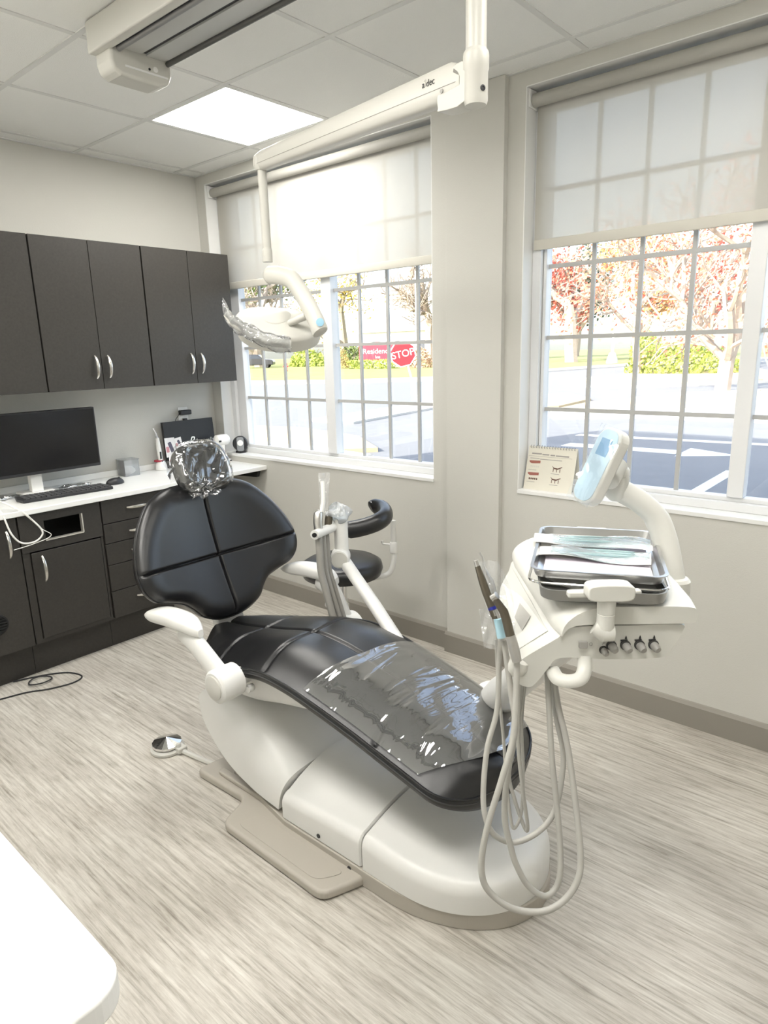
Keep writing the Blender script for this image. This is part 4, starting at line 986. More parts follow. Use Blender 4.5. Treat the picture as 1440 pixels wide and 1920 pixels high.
upp = smp([(-.086, .9985), (-.058, 1.0215), (.06, 1.0225), (.165, 1.0225), (.180, 1.030), (.180, 1.045), (.162, 1.057), (.05, 1.060), (-.03, 1.056), (-.075, 1.030)], 4)
obj('top_shell', ext(upp, -.004, .31, .032), cream_pl, dl, ang=50)
# handpiece side: sloping panel with recess
e1 = Vector((-.090, 0, .9975)); e2 = Vector((-.170, 0, .945))
def pan(u, v, off):
    p = e1.lerp(e2, u); q = v
    n_ = Vector((-.545, 0, .838))
    return dM @ (Vector((p.x+q*shiftA(p.x), .015+.27*q, p.z+.058*q))+n_*off)
obj('holder_panel', MB().grid(lambda u, v: pan(.08+.74*u, .06+.88*v, .001), 2, 2), cream_pl, dl, solid=.0015, smooth=False)
obj('panel_recess', MB().add([pan(.28, .30, .0025), pan(.62, .22, .0025), pan(.72, .42, .0025), pan(.42, .52, .0025)], [(0, 1, 2, 3)]), mat('recess_grey', (.42, .41, .38), .5), dl, smooth=False, solid=.001)
for q in (.03, .30, .55, .80):
    p = dM @ Vector((-.160+.022*q, .01+.27*q, .930+.058*q))
    obj('holder', MB().lathe([(0, -.024), (.012, -.022), (.021, -.012), (.023, .0), (.021, .012), (.012, .020), (0, .022)], p, dM.to_3x3() @ Vector((.35, 0, .9)), 20), cream_pl, dl)
# front controls
fz = dM.to_3x3() @ Vector((0, -1, 0)); knobm = mat('knob_grey', (.36, .35, .33), .45)
def knob(a, z, r, L):
    k = obj('knob', MB().lathe([(r*1.25, 0), (r*1.25, .003)], dM @ Vector((a, .004, z)), fz, 20), mat('knob_socket', (.06, .06, .06), .6), dl)
    ax = dM.to_3x3() @ Vector((.25, -1, -.35))
    obj('knob_grip', MB().lathe([(r*.9, 0), (r, .003), (r, L*.7), (r*.75, L), (0, L)], dM @ Vector((a, .003, z)), ax, 16), knobm, k)
for a in (.018, .045, .072, .099):
    knob(a, .977, .0080, .017)
    obj('drop_mark', MB().prism([(a-.002, .9905), (a+.002, .9905), (a+.001, .9945), (a, .997)], 1, .0005, .0030, dM), blk, dl, smooth=False)
    obj('scale_mark', MB().prism([(a-.010, .9885), (a+.003, .9890), (a+.003, .9876), (a-.010, .986)], 1, .0005, .0030, dM), blk, dl, smooth=False)
knob(.003, .968, .0065, .014)
obj('air_mark', MB().prism([(.000, .980), (.003, .983), (.006, .9805), (.003, .985)], 1, .0005, .003, dM), knobm, dl, smooth=False)
obj('power_switch', MB().prism(rrect(.0165, .014, .0015, 2, -.037, .981), 1, -.003, .004, dM), knobm, dl, bevel=.001, smooth=False)
pr = [dM @ Vector((-.022+.0028*math.cos(a), .0015, .981+.0034*math.sin(a))) for a in [k*2*PI/12 for k in range(12)]]
obj('lock_mark', MB().tube(pr, .0006, 5, True), knobm, dl)
# tray support: post, cross bar, wire ring
obj('post_foot', MB().tube([dM @ Vector((-.022, -.012, 1.024)), dM @ Vector((-.004, -.018, 1.014)), dM @ Vector((.012, -.018, 1.013))], [.015, .019, .0165], 18), cream_pl, dl)
obj('post', MB().lathe([(.0165, 1.013), (.0165, 1.052), (.0158, 1.0525), (.0158, 1.0545), (.0165, 1.055), (.018, 1.09)], dM @ Vector((-.003, -.018, 0)), (0, 0, 1), 24), cream_pl, dl)
cb = MB().prism(smp([(-.044, 1.100), (-.038, 1.114), (0, 1.116), (.036, 1.113), (.043, 1.098), (.036, 1.084), (0, 1.082), (-.038, 1.085)], 4), 1, -.040, -.004, dM)
obj('cross_bar', cb, cream_pl, dl, bevel=.004, smooth=True)
obj('cross_bar_wing', MB().box(-.072, .068, -.006, .012, 1.078, 1.092, dM), cream_pl, dl, bevel=.005, smooth=False)
tM = frame((3.195, -1.527, 0), (math.cos(math.radians(24)), math.sin(math.radians(24)), 0))
TW, TD = .252, .335
steel = mat('brushed_steel', (.55, .55, .55), .28, metal=1); ano = mat('anodised_grey', (.33, .33, .32), .4, metal=.75)
ring = [tM @ Vector((p[0], p[1], 1.086)) for p in rrect(TW+.012, TD+.012, .03, 6, TW/2, TD/2)]
obj('wire_ring', MB().tube(ring, .003, 8, True), chrome, dl)
obj('tray_peg', MB().box(TW/2-.05, TW/2+.03, TD-.004, TD+.02, 1.085, 1.112, tM), cream_pl, dl, bevel=.008, smooth=False)
# storage bin below the tray
bM2 = dM @ Matrix.Translation((.018, .115, 0)) @ Matrix.Rotation(math.radians(-10), 4, 'Z')
R = []
for (w_, d_, z, r_) in ((.205, .205, 1.060, .03), (.232, .230, 1.066, .032), (.238, .236, 1.086, .032), (.240, .238, 1.088, .032)):
    R.append([bM2 @ Vector((p[0], p[1], z)) for p in rrect(w_, d_, r_, 5)])
for (w_, d_, z, r_) in ((.232, .230, 1.088, .03), (.225, .224, 1.068, .03)):
    R.append([bM2 @ Vector((p[0], p[1], z)) for p in rrect(w_, d_, r_, 5)])
obj('storage_bin', MB().rings(R), ano, dl, label='grey metal bin under the tray')
# touch pad on a curved arm
arm = cr([(3.376, -1.218, 1.022), (3.364, -1.213, 1.068), (3.344, -1.200, 1.122), (3.320, -1.199, 1.170), (3.286, -1.216, 1.205), (3.249, -1.241, 1.231)], 6)
ta = obj('touchpad_arm', MB().tube(arm, [(.028, .020)]*6+[(.028, .019)]*12+[(.026, .020)]*13, 18, flat=(.77, .64, 0)), cream_pl, dl)
obj('arm_foot', MB().lathe([(.034, -.03), (.034, .016), (.029, .022)], (3.376, -1.218, 1.022), (0, 0, 1), 24), cream_pl, ta)
hub = Vector((3.247, -1.241, 1.233))
obj('hub', MB().lathe([(0, -.030), (.014, -.028), (.023, -.018), (.0245, 0), (.0245, .026), (.0236, .0265), (.0236, .0285), (.0245, .029), (.0245, .042), (.021, .047), (0, .048)], hub, (0, 0, 1), 28), cream_pl, ta)
r3 = dM.to_3x3()
Lx = (r3 @ Vector((.40, .02, .915))).normalized(); Wx = (r3 @ Vector((.36, -.93, 0))).normalized(); Wx = (Wx-Lx*Wx.dot(Lx)).normalized(); Nx = Wx.cross(Lx) if Wx.cross(Lx).dot(r3 @ Vector((-1, 0, 0))) > 0 else Lx.cross(Wx)
pc = Vector((3.227, -1.314, 1.293))
pM = Matrix(((Wx.x, Lx.x, Nx.x, pc.x), (Wx.y, Lx.y, Nx.y, pc.y), (Wx.z, Lx.z, Nx.z, pc.z), (0, 0, 0, 1)))
tp = obj('touchpad', MB().prism(rrect(.078, .172, .030, 6), 2, -.028, 0, pM), cream_pl, ta, bevel=.006, seg=3, smooth=False)
obj('touchpad_face', MB().prism(rrect(.066, .160, .026, 6), 2, 0, .0012, pM), mat('pad_blue', (.60, .75, .84), .3), tp, smooth=False, label='pale blue keypad face')
obj('pad_symbol', MB().box(-.018, .018, .022, .060, .0012, .0018, pM), mat('pad_blue_dark', (.22, .42, .62), .3), tp, smooth=False)
def padfilm(u, v):
    x = (-.041+.082*v); y = -.088+.176*u
    return pM @ Vector((x, y, .004+.002*math.sin(60*x+30*y)+.001*math.sin(80*y+30*x)))
obj('pad_film', MB().grid(padfilm, 30, 18), film('pad_film', (.95, .98, 1), .05, .04, 10, .4, .10), tp, ang=60, label='clear film over the keypad')
obj('knuckle', MB().tube([pM @ Vector((.0, -.01, -.022)), pM @ Vector((.0, -.014, -.045)), tuple(hub+Vector((0, 0, .052)))], [.024, .027, .022], 22), cream_pl, ta)
# handle loop under the head
obj('handle_loop', MB().tube(cr([(3.309, -1.517, 0.950), (3.316, -1.530, 0.931), (3.316, -1.548, 0.919), (3.300, -1.564, 0.915), (3.279, -1.568, 0.916), (3.261, -1.554, 0.921)], 6), [(.010, .014)]*31, 12, flat=(0, 0, 1)), cream_pl, dl)
# supporting arm back to the chair
obj('support_arm', MB().tube(cr([(3.208, -1.346, 0.909), (3.122, -1.287, 0.815), (3.004, -1.186, 0.684), (2.866, -1.059, 0.521), (2.760, -0.944, 0.400)], 7), [(.040, .040)]*10+[(.050, .045)]*10+[(.058, .05)]*9, 20), shell, dl)
obj('support_post', MB().lathe([(.058, -.36), (.058, .045), (.05, .055)], (2.760, -0.944, 0.400), (0, 0, 1), 24), shell, dl)
# handpieces
hpm = mat('bronze_metal', (.16, .14, .11), .34, metal=.85); hps = mat('satin_steel', (.55, .54, .52), .3, metal=.9)
h1 = obj('handpiece', MB().tube([(3.175, -1.638, 1.083), (3.181, -1.636, 1.074), (3.194, -1.631, 1.054), (3.201, -1.631, 1.036), (3.210, -1.632, 1.009)], [.006, .0068, .0085, .0088, .0090], 14), hpm, dl, label='bronze angled handpiece')
obj('handpiece_head', MB().lathe([(.0075, -.006), (.0075, .006)], (3.177, -1.637, 1.082), (.7, .2, .6), 14), hps, h1)
obj('coupling', MB().tube([(3.210, -1.632, 1.010), (3.219, -1.632, 0.983), (3.226, -1.633, 0.961)], [.0098, .0105, .009], 14), hps, h1)
h2 = obj('handpiece', MB().tube([(3.121, -1.610, 1.125), (3.131, -1.610, 1.101), (3.141, -1.609, 1.075), (3.152, -1.608, 1.049), (3.163, -1.607, 1.024)], [.0055, .0075, .0085, .0080, .0085], 14), hpm, dl, label='straight dark handpiece')
obj('handpiece_nose', MB().tube([(3.117, -1.610, 1.136), (3.121, -1.610, 1.125)], [.0048, .0050], 12), hps, h2)
obj('blue_band', MB().tube([(3.153, -1.607, 1.048), (3.155, -1.607, 1.042)], [.0090, .0090], 14), mat('band_blue', (.02, .03, .30), .4), h2)
obj('coupling', MB().tube([(3.156, -1.607, 1.041), (3.169, -1.606, 1.008), (3.179, -1.606, 0.982)], [.0085, .0095, .0085], 14), hps, h2)
h3 = obj('syringe', MB().tube([(3.089, -1.553, 1.133), (3.095, -1.552, 1.124), (3.101, -1.553, 1.102), (3.113, -1.551, 1.075), (3.136, -1.552, 1.010)], [.0022, .0022, .0026, .009, .010], 12), hps, dl, label='thin tipped air syringe')
def bagf(u, v):
    c0 = Vector((3.108, -1.555, 1.119)); c1 = Vector((3.155, -1.562, 0.971)); p = c0.lerp(c1, u); w_ = .018+.012*math.sin(PI*u)
    return p+Vector((.75, .66, 0))*w_*(v-.4)*2+Vector((.4, -.5, 0))*.008*math.sin(9*v+13*u)
clr = film('clear_bag', (.95, .96, .97), .10, .05, 24, .7, .16)
obj('syringe_bag', MB().grid(bagf, 26, 14), clr, h3, ang=60, label='clear bag over the syringe')
def bag2(u, v):
    c0 = Vector((3.121, -1.575, 1.025)); c1 = Vector((3.140, -1.584, 0.945)); p = c0.lerp(c1, u)
    return p+Vector((.75, .66, 0))*.016*(v-.5)*2+Vector((.4, -.5, 0))*.006*math.sin(9*v+10*u)
obj('syringe_bag', MB().grid(bag2, 16, 10), clr, h3, ang=60)
obj('blue_tip', MB().tube([(3.171, -1.612, 1.027), (3.181, -1.615, 0.991)], [.009, .009], 12), mat('pale_blue', (.40, .62, .72), .35), h2)
# tubing
hose = mat('hose_grey', (.42, .41, .38), .45)
hoses = [
 [(3.149, -1.567, 0.972), (3.155, -1.579, 0.919), (3.165, -1.601, 0.823), (3.165, -1.636, 0.755), (3.175, -1.666, 0.678), (3.190, -1.682, 0.632), (3.210, -1.677, 0.595), (3.242, -1.654, 0.580), (3.275, -1.618, 0.599), (3.290, -1.581, 0.632), (3.288, -1.548, 0.699), (3.277, -1.529, 0.746), (3.254, -1.517, 0.804), (3.229, -1.495, 0.896)],
 [(3.222, -1.627, 0.969), (3.229, -1.640, 0.910), (3.242, -1.670, 0.826), (3.241, -1.707, 0.755), (3.233, -1.739, 0.677), (3.232, -1.759, 0.619), (3.237, -1.767, 0.580), (3.250, -1.765, 0.551), (3.280, -1.748, 0.522), (3.312, -1.724, 0.510), (3.342, -1.697, 0.513), (3.362, -1.661, 0.529), (3.369, -1.632, 0.560), (3.360, -1.612, 0.602), (3.333, -1.584, 0.679), (3.300, -1.556, 0.769), (3.266, -1.535, 0.841), (3.244, -1.519, 0.910)],
 [(3.178, -1.603, 0.992), (3.205, -1.616, 0.880), (3.224, -1.631, 0.824), (3.230, -1.661, 0.759), (3.232, -1.678, 0.699), (3.239, -1.689, 0.649), (3.253, -1.691, 0.603), (3.266, -1.691, 0.568), (3.289, -1.684, 0.527), (3.316, -1.668, 0.506), (3.326, -1.644, 0.510), (3.330, -1.631, 0.538), (3.318, -1.611, 0.591), (3.297, -1.591, 0.666), (3.275, -1.572, 0.743), (3.256, -1.550, 0.821), (3.235, -1.526, 0.910)],
 [(3.169, -1.518, 0.899), (3.182, -1.539, 0.801), (3.191, -1.556, 0.725), (3.210, -1.567, 0.637), (3.224, -1.568, 0.556), (3.216, -1.565, 0.544), (3.192, -1.567, 0.602), (3.175, -1.564, 0.658), (3.176, -1.538, 0.735), (3.172, -1.513, 0.823), (3.169, -1.494, 0.890)],
 [(3.115, -1.526, 0.936), (3.133, -1.543, 0.836), (3.157, -1.558, 0.725), (3.174, -1.572, 0.636), (3.192, -1.581, 0.558), (3.200, -1.578, 0.545), (3.206, -1.562, 0.580), (3.196, -1.542, 0.668), (3.180, -1.524, 0.768), (3.173, -1.491, 0.890)]]
for i, h in enumerate(hoses):
    obj('hose', MB().tube(cr(h, 7), (.0058, .0062, .0060, .0042, .0036)[i], 10), hose, dl)
# tray, paper, pouches
t = thing('instrument_tray', 'rectangular steel instrument tray lined with pale paper on the delivery unit', 'tray', tuple(tM @ Vector((TW/2, TD/2, 1.090))))
R = []
for (g_, z, r_) in ((-.016, 1.0905, .018), (-.005, 1.094, .024), (0, 1.109, .026), (.004, 1.1105, .028), (.0045, 1.1125, .028), (-.002, 1.1125, .026), (-.008, 1.096, .022), (-.018, 1.0925, .018)):
    R.append([tM @ Vector((p[0], p[1], z)) for p in rrect(TW+2*g_, TD+2*g_, r_, 6, TW/2, TD/2)])
obj('pan', MB().rings(R), steel, t)
obj('paper_liner', MB().prism(rrect(TW-.04, TD-.04, .015, 4, TW/2, TD/2), 2, 1.0927, 1.0934, tM), mat('lilac_paper', (.66, .62, .68), .8), t, smooth=False)
pouch_w = mat('pouch_paper', (.84, .83, .82), .7); pouch_f = film('pouch_film', (.72, .86, .90), .10, .06, 30, .6, .30)
for i, (cx, cy, L, wv, an, z, lab) in enumerate(((.118, .155, .235, .075, -4, 1.101, 'sterilisation pouch nearest the front of the instrument tray'), (.120, .225, .245, .080, -1, 1.110, 'sterilisation pouch at the back of the instrument tray'))):
    oM = tM @ Matrix.Translation((cx, cy, z)) @ Matrix.Rotation(math.radians(an), 4, 'Z')
    t2 = thing('sterile_pouch', lab, 'pouch', tuple(oM @ Vector((0, 0, 0))), 'sterilisation pouches on the tray')
    f0 = lambda u, v, h: oM @ Vector(((u-.5)*L, (v-.5)*wv, h*max(0, math.sin(PI*u))**.5*max(0, math.sin(PI*v))**.6+.004*math.sin(7*u+i*2)+.0025*math.sin(11*v+5*u)))
    obj('paper_back', MB().grid(lambda u, v: f0(u, v, 0.0005), 24, 12), pouch_w, t2, ang=60)
    obj('clear_front', MB().grid(lambda u, v: f0(.12+.87*u, .04+.92*v, .009), 30, 14), pouch_f, t2, ang=60)
    obj('flap', MB().grid(lambda u, v: f0(-.04+.18*u, v, .002)+Vector((0, 0, .0012)), 6, 10), pouch_w, t2, ang=60)
    for k in range(3):
        y = -.018+.016*k
        obj('instrument', MB().tube([oM @ Vector((-.075, y, .006)), oM @ Vector((.0, y, .007)), oM @ Vector((.07, y+.004, .006)), oM @ Vector((.085, y+.008, .006))], [.0012, .003, .003, .0012], 8), mat('teal_metal', (.45, .60, .63), .3, metal=.4), t2)

# ------------------------------------------------------------------ assistant's arm
aa = thing('assistant_arm', "white assistant's instrument arm with hoses and bagged tips behind the chair", 'dental unit', (2.25, -.86, .4))
obj('lower_arm', MB().tube([(2.408, -0.992, 0.520), (2.238, -0.943, 0.626), (2.124, -0.911, 0.691), (2.035, -0.889, 0.748)], [(.036, .024)]*4, 18, flat=(.7, -.7, 0)), shell, aa)
obj('mount_post', MB().lathe([(.04, -.38), (.04, .02), (.032, .03)], (2.415, -0.992, 0.502), (0, 0, 1), 20), shell, aa)
ej = Vector((2.039, -0.908, 0.761))
obj('elbow', MB().lathe([(0, -.034), (.034, -.034), (.038, -.028), (.038, .026), (.034, .032), (0, .032)], ej, (.62, -.78, 0), 28), shell, aa)
obj('elbow_cap', MB().lathe([(.030, 0), (.030, .003), (0, .003)], ej+Vector((.62, -.78, 0))*.0325, (.62, -.78, 0), 28), grey_pl, aa)
obj('upright', MB().tube([tuple(ej+Vector((.0, .01, .0))), tuple(ej+Vector((0, .01, .10))), tuple(ej+Vector((0, .01, .155)))], [(.027, .022)]*3, 18), shell, aa)
bar = obj('holder_bar', MB().tube([(2.051, -1.049, 0.886), (2.031, -0.985, 0.883), (2.019, -0.886, 0.887)], [.018, .0185, .018], 18), shell, aa)
obj('bar_socket', MB().lathe([(.009, 0), (.009, .003)], (2.056, -1.055, 0.888), (.77, -.62, -.1), 16), blk, bar)
hs = [[(2.032, -1.012, 0.881), (2.044, -1.021, 0.822), (2.059, -1.033, 0.744), (2.085, -1.036, 0.666), (2.126, -1.038, 0.548)], [(2.023, -0.981, 0.872), (2.035, -0.991, 0.813), (2.052, -1.001, 0.734), (2.080, -1.003, 0.655), (2.124, -1.003, 0.535)], [(2.013, -0.951, 0.868), (2.025, -0.961, 0.804), (2.042, -0.972, 0.724), (2.072, -0.972, 0.644), (2.117, -0.972, 0.523)]]
for i, h in enumerate(hs):
    obj('hose', MB().tube(cr(h, 6), (.014, .011, .010)[i], 12), mat('hose_dark', (.26, .25, .23), .35), aa)
v1 = obj('suction_valve', MB().tube([(2.034, -1.010, 0.883), (2.025, -1.005, 0.920), (2.022, -0.997, 0.953), (2.026, -0.992, 0.963)], [.016, .018, .017, .010], 16), hps, aa, label='steel suction valve')
obj('suction_tip', MB().tube(cr([(2.031, -0.988, 0.958), (2.030, -0.977, 0.997), (2.022, -0.968, 1.046), (2.017, -0.964, 1.071)], 4), .0085, 10), wpl, v1)
def sb(u, v):
    c0 = Vector((2.018, -0.953, 1.102)); c1 = Vector((2.039, -0.986, 0.943)); p = c0.lerp(c1, u)
    return p+Vector((.76, .65, 0))*(.022-.008*u)*(v-.5)*2+Vector((.5, -.6, 0))*.006*math.sin(6*v+8*u)
obj('tip_bag', MB().grid(sb, 22, 10), clr, v1, ang=60, label='clear bag over the suction tip')
v2 = obj('saliva_valve', MB().tube([(2.022, -0.954, 0.877), (2.020, -0.943, 0.916), (2.018, -0.934, 0.950)], [.012, .015, .013], 14), hpm, aa)
rn = random.Random(12)
def cb_(u, v):
    a = 2*PI*v; s = math.sin(PI*u)
    k = 1+.35*math.sin(3*a+1)+.25*math.sin(5*a+6*u)
    c0 = Vector((2.042, -0.916, 0.941))
    return c0+Vector((.76, .65, 0))*.042*s*math.cos(a)*k+Vector((0, 0, 1))*(.030*math.cos(PI*u)*(1+.5*math.sin(2*a)))+Vector((.6, -.7, 0))*.025*s*math.sin(a)
obj('valve_bag', MB().grid(cb_, 16, 31), film('clear_bag2', (.86, .92, .96), .14, .05, 30, .8, .35), v2, ang=50, label='crumpled clear bag')
# ------------------------------------------------------------------ assistant's stool
SC = Vector((1.60, -.46, 0)); sz_ = .525
st = thing('stool', 'round black padded stool with a curved body support and white frame', 'stool', tuple(SC))
seatm = obj('seat', MB().lathe([(0, -.055), (.16, -.055), (.192, -.045), (.202, -.015), (.196, .012), (.17, .028), (.10, .035), (0, .037)], SC+Vector((0, 0, sz_)), n=48), leather, st, ang=60)
obj('seat_plate', MB().lathe([(0, -.07), (.10, -.07), (.12, -.056), (0, -.056)], SC+Vector((0, 0, sz_)), n=28), shell, st)
obj('column', MB().lathe([(.028, .10), (.028, .32), (.02, .33), (.02, .46)], SC, n=20), chrome, st)
obj('lever', MB().tube([SC+Vector((0, 0, .445)), SC+Vector((.10, -.19, .43)), SC+Vector((.14, -.24, .425))], [.006, .007, .016], 10), shell, st)
for k in range(5):
    a = .5+2*PI*k/5; d_ = Vector((math.cos(a), math.sin(a), 0))
    lg = obj('leg', MB().tube([SC+d_*.02+Vector((0, 0, .10)), SC+d_*.14+Vector((0, 0, .095)), SC+d_*.25+Vector((0, 0, .075))], [(.022, .018), (.02, .016), (.016, .012)], 12), shell, st)
    obj('caster', MB().lathe([(.012, -.012), (.026, -.012), (.026, .012), (.012, .012)], SC+d_*.25+Vector((0, 0, .0265)), (-d_.y, d_.x, 0), 18), blk, lg)
    obj('caster_stem', MB().tube([SC+d_*.25+Vector((0, 0, .03)), SC+d_*.25+Vector((0, 0, .075))], .007, 8), blk, lg)
PX = SC+Vector((.13, .19, 0))
obj('support_frame', MB().tube(cr([SC+Vector((.02, .03, sz_-.075)), SC+Vector((.09, .13, sz_-.085)), PX+Vector((.005, .007, sz_-.07)), PX+Vector((.02, .03, sz_)), PX+Vector((.02, .03, sz_+.08)), PX+Vector((.02, .03, sz_+.20))], 6), .0135, 14), shell, st)
cl = obj('clamp', MB().lathe([(.019, 0), (.020, .004), (.020, .05), (.017, .055)], PX+Vector((.02, .03, sz_+.035)), n=18), shell, st)
obj('clamp_screw', MB().tube([PX+Vector((.02, .03, sz_+.075)), PX+Vector((-.025, .0, sz_+.08)), PX+Vector((-.03, .0, sz_+.095))], [.005, .005, .009], 8), shell, cl)
za = sz_+.225
ap = cr([(1.776, -0.632, 0.763), (1.838, -0.574, 0.775), (1.883, -0.516, 0.793), (1.878, -0.447, 0.808), (1.814, -0.377, 0.818), (1.745, -0.355, 0.817), (1.730, -0.372, 0.806)], 8)
obj('curved_support', MB().tube(ap, [(.034, .030)]*4+[(.040, .032)]*(len(ap)-7)+[(.036, .03), (.028, .024), (.012, .01)], 18, flat=(0, 0, 1)), leather, st)
# ------------------------------------------------------------------ operating light on its ceiling track
cw = mat('ceiling_unit_cream', (.57, .56, .515), .35)
tk = thing('ceiling_track', 'cream ceiling track with dark slots and a boxy end cap', 'ceiling track', (3.0, -1.32, 2.46))
X0 = 1.552; X1 = 4.6
obj('housing', MB().box(X0+.002, X1, -1.36, -1.150, 2.542, H-.003), cw, tk, bevel=.004, smooth=False)
obj('side_cover', MB().box(X0-.10, X1, -1.398, -1.362, 2.520, H-.003), cw, tk, bevel=.006, smooth=False)
obj('rail', MB().box(X0+.002, X1, -1.330, -1.263, 2.530, 2.5415), alum, tk, smooth=False)
obj('rail', MB().box(X0+.002, X1, -1.244, -1.176, 2.530, 2.5415), alum, tk, smooth=False)
obj('slot', MB().box(X0+.002, X1, -1.262, -1.245, 2.536, 2.541), blk, tk, smooth=False)
obj('slot', MB().box(X0+.002, X1, -1.359, -1.351, 2.528, 2.541), blk, tk, smooth=False)
obj('side_rod', MB().tube([(X0, -1.342, 2.526), (X1, -1.342, 2.526)], .009, 12), mat('rod_grey', (.30, .30, .30), .4, metal=.6), tk)
obj('side_rod', MB().tube([(X0, -1.162, 2.526), (X1, -1.162, 2.526)], .009, 12), mat('rod_dark', (.10, .10, .095), .4, metal=.4), tk)
cap = obj('end_cap', MB().prism([(-1.372, 2.60), (-1.374, 2.49), (-1.366, 2.462), (-1.340, 2.450), (-1.195, 2.450), (-1.160, 2.462), (-1.147, 2.49), (-1.147, 2.535), (-1.16, 2.60)], 0, X0-.10, X0), cw, tk, bevel=.012, seg=3, smooth=False)
obj('cap_panel', MB().box(X0, X0+.0015, -1.325, -1.165, 2.478, 2.484), white_trim, cap, smooth=False)
obj('sensor', MB().lathe([(.004, 0), (.004, .002)], (X0, -1.235, 2.493), (1, 0, 0), 10), blk, cap)
obj('badge', MB().lathe([(.009, 0), (.009, .002)], (X0, -1.212, 2.497), (1, 0, 0), 16), wpl, cap)
obj('carriage', MB().box(2.77, 2.99, -1.35, -1.155, 2.47, 2.525), cw, tk, bevel=.01, smooth=False)
ol = thing('operating_light', 'cream dental operating light hanging from the ceiling track on a jointed arm', 'dental light', (2.876, -1.25, 2.06))
PXY = Vector((2.876, -1.250, 0))
obj('drop_post', MB().lathe([(.0232, 2.469), (.0232, 2.188), (.0280, 2.182), (.0292, 2.176), (.0292, 2.148), (.0272, 2.144), (.0272, 2.085), (.024, 2.076), (0, 2.076)], PXY, (0, 0, 1), 32), cw, ol)
obj('post_screw', MB().lathe([(.006, 0), (.0065, .002), (.004, .0022), (.004, .001), (0, .001)], PXY+Vector((.0245, -.0105, 2.104)), (.92, -.39, 0), 14), blk, ol)
D0 = Vector((2.838, -1.243, 2.141)); D1 = Vector((1.885, -1.05, 2.178)); ad = (D1-D0).normalized()
aM = Matrix(((ad.x, 0, 0, D0.x), (ad.y, 0, 0, D0.y), (ad.z, 0, 0, D0.z), (0, 0, 0, 1)))
side = Vector((-ad.y, ad.x, 0)).normalized(); upa = ad.cross(side)*1; upa = upa if upa.z > 0 else -upa
aM = Matrix(((ad.x, side.x, upa.x, D0.x), (ad.y, side.y, upa.y, D0.y), (ad.z, side.z, upa.z, D0.z), (0, 0, 0, 1)))
LA = (D1-D0).length
obj('knuckle', MB().prism(smp([(-.03, -.055), (.055, -.058), (.060, -.05), (.060, -.02), (.02, .02), (-.03, .02)], 3), 1, -.024, .024, aM), cw, ol, bevel=.003, smooth=False)
R = []
for k in range(25):
    q = k/24; x = -.012+(LA+.03)*q; hw = .026-.004*q; hu_ = (.041-.011*q)*(1 if 0 < k < 24 else .8)
    R.append([aM @ Vector((x+(.02 if (k == 0 and math.sin(a) > 0) else 0), hw*math.copysign(abs(math.cos(a))**.55, math.cos(a)), hu_*math.copysign(abs(math.sin(a))**.75, math.sin(a)))) for a in [2*PI*j/28 for j in range(28)]])
sa = obj('spring_arm', MB().rings(R), cw, ol)
seam = [aM @ Vector((.0+(LA)*k/20, (.0262-.006*k/20), -.004)) for k in range(21)]
obj('arm_seam', MB().tube([aM @ Vector((.0+(LA)*k/20, (.0262-.004*k/20), -.010)) for k in range(21)], .0008, 5), mat('seam_grey', (.35, .34, .31), .6), sa)
obj('arm_pin', MB().lathe([(.005, 0), (.005, .0015)], aM @ Vector((.045, .0258, -.018)), side, 14), mat('knob_grey', (.36, .35, .33), .45), sa)
txt = mat('print_black', (.03, .03, .03), .5)
tmx = Matrix(((-ad.x, upa.x, side.x, 0), (-ad.y, upa.y, side.y, 0), (-ad.z, upa.z, side.z, 0), (0, 0, 0, 1)))
lp = aM @ Vector((.092, .0262, .010)); tmx.translation = lp
text('maker_lettering', 'a dec', .021, tmx, txt, sa, .0003)
lp = aM @ Vector((.1025, .0262, .013)); tm2 = tmx.copy(); tm2.translation = lp
obj('maker_mark', MB().prism([(-.0012, -.008), (.0012, -.008), (.0006, .005), (.005, .004), (0, .008), (-.005, .004), (-.0006, .005)], 2, 0, .0004, tm2), mat('mark_grey', (.45, .44, .41), .5), sa, smooth=False)
RT = Vector((1.885, -1.05, 0))
obj('elbow', MB().lathe([(0, 2.15), (.020, 2.15), (.024, 2.156), (.024, 2.186), (.020, 2.198), (0, 2.20)], RT, (0, 0, 1), 24), cw, ol)
obj('drop_rod', MB().lathe([(.0155, 2.155), (.0155, 1.90), (.0165, 1.899), (.0175, 1.893), (.0175, 1.855)], RT, (0, 0, 1), 24), cw, ol)
yoke = cr([(1.941, -1.108, 1.803), (2.005, -1.109, 1.797), (2.069, -1.113, 1.780), (2.115, -1.124, 1.747), (2.177, -1.143, 1.693), (2.218, -1.151, 1.642), (2.244, -1.156, 1.599)], 6)
ny = len(yoke)
yk = obj('yoke', MB().tube(yoke, [(.012, .014), (.020, .022)]+[(.022, .030)]*(ny-5)+[(.022, .032), (.020, .030), (.010, .016)], 22, flat=(.62, -.78, 0)), cw, ol)
obj('blue_button', MB().lathe([(.0, .0), (.0125, 0), (.0125, .002), (0, .003)], (2.259, -1.172, 1.633), (.62, -.78, .12), 20), mat('pale_blue2', (.28, .50, .65), .35), yk)
hc = Vector((2.033, -1.152, 1.630))
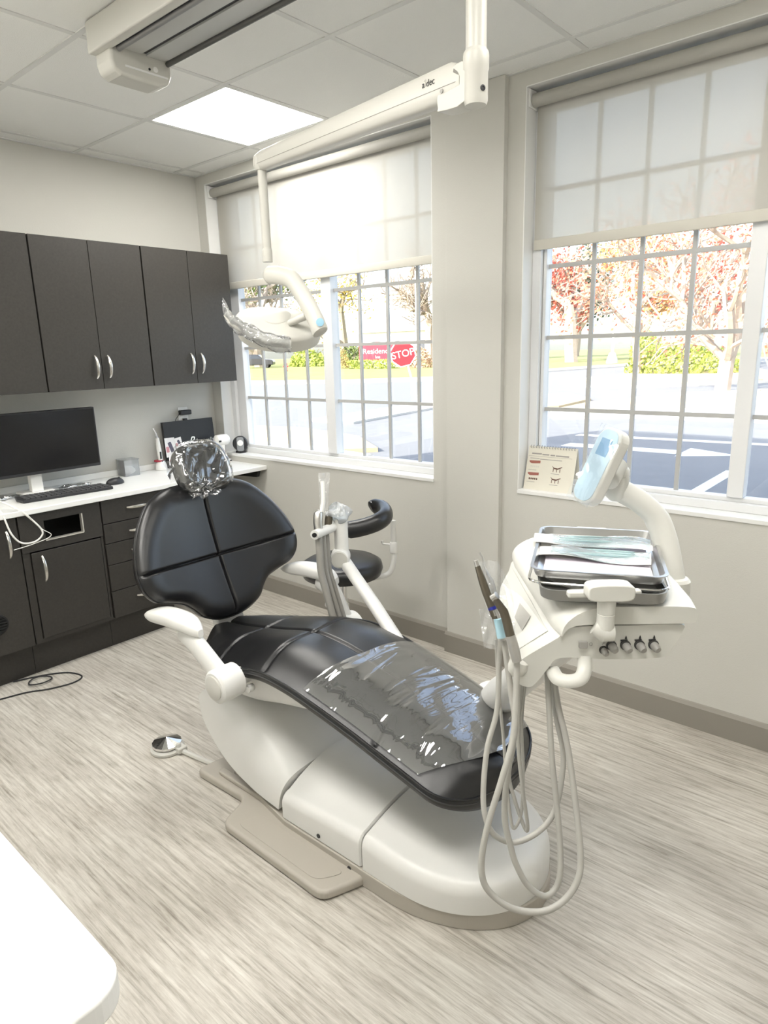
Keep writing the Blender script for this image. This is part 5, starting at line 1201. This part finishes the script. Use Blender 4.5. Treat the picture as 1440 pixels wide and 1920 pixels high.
# lamp head: shallow dish with a swept rim
lx = Vector((.78, .62, -.10)).normalized(); ly = Vector((.56, -.70, -.55)).normalized(); ly = (ly-lx*lx.dot(ly)).normalized(); lz = lx.cross(ly); lz = lz if lz.z > 0 else -lz
hMx = Matrix(((lx.x, ly.x, lz.x, hc.x), (lx.y, ly.y, lz.y, hc.y), (lx.z, ly.z, lz.z, hc.z), (0, 0, 0, 1)))
def headpt(u, v):
    a = 2*PI*v; r_ = math.sin(PI/2*min(1, u*1.25)); rim = max(0, u-.8)/.2
    ex_ = .150 if math.cos(a) > 0 else .140
    x = ex_*r_*math.copysign(abs(math.cos(a))**.85, math.cos(a)); y = .098*r_*math.copysign(abs(math.sin(a))**.85, math.sin(a))
    z = .042*math.cos(PI/2*min(1, u*1.25))-.040*rim+.020*(x/.15)**2*(1 if x < 0 else .15)
    return hMx @ Vector((x*(1-.05*rim), y*(1-.05*rim), z))
hd = obj('lamp_head', MB().grid(headpt, 26, 61), cw, ol, ang=60)
obj('lamp_lens', MB().prism([(.128*math.cos(a), .086*math.sin(a)) for a in [2*PI*k/40 for k in range(40)]], 2, -.034, -.028, hMx), mat('lens_grey', (.55, .56, .56), .15), hd, smooth=False)
obj('reflector_dome', MB().lathe([(.052, 0), (.048, .008), (.03, .016), (0, .019)], hMx @ Vector((.0, .0, .032)), lz, 28), cw, hd)
obj('swivel', MB().tube([(2.110, -1.165, 1.637), (2.157, -1.160, 1.650), (2.178, -1.154, 1.657)], [.010, .012, .013], 14), cw, ol)
hdl = cr([(2.168, -1.217, 1.570), (2.132, -1.273, 1.580), (2.084, -1.306, 1.606), (2.033, -1.326, 1.638), (2.003, -1.329, 1.669)], 6)
gh = obj('grip_handle', MB().tube(hdl, [(.014, .010)]*len(hdl), 14, flat=(0, 0, 1)), cw, hd)
obj('grip_pad', MB().tube(hdl[10:20], [(.0145, .0112)]*10, 14, flat=(0, 0, 1)), mat('grip_grey', (.38, .37, .34), .5), gh)
def gs(u, v):
    a = 2*PI*v; k = u*(len(hdl)-1); i = min(int(k), len(hdl)-2); p = hdl[i].lerp(hdl[i+1], k-i)
    if u > .97: p = p+Vector((-.014, 0, .012))*((u-.97)/.03)
    r_ = .021+.004*math.sin(9*u+3*a)+.003*math.sin(23*u-2*a); r_ += .006*max(0, u-.8)/.2
    return p+Vector((.45, -.5, .3)).normalized()*r_*math.cos(a)+Vector((0, 0, 1))*r_*1.1*math.sin(a)
obj('handle_bag', MB().grid(gs, 40, 19), clr, gh, ang=60, label='clear plastic sleeve on the handle')
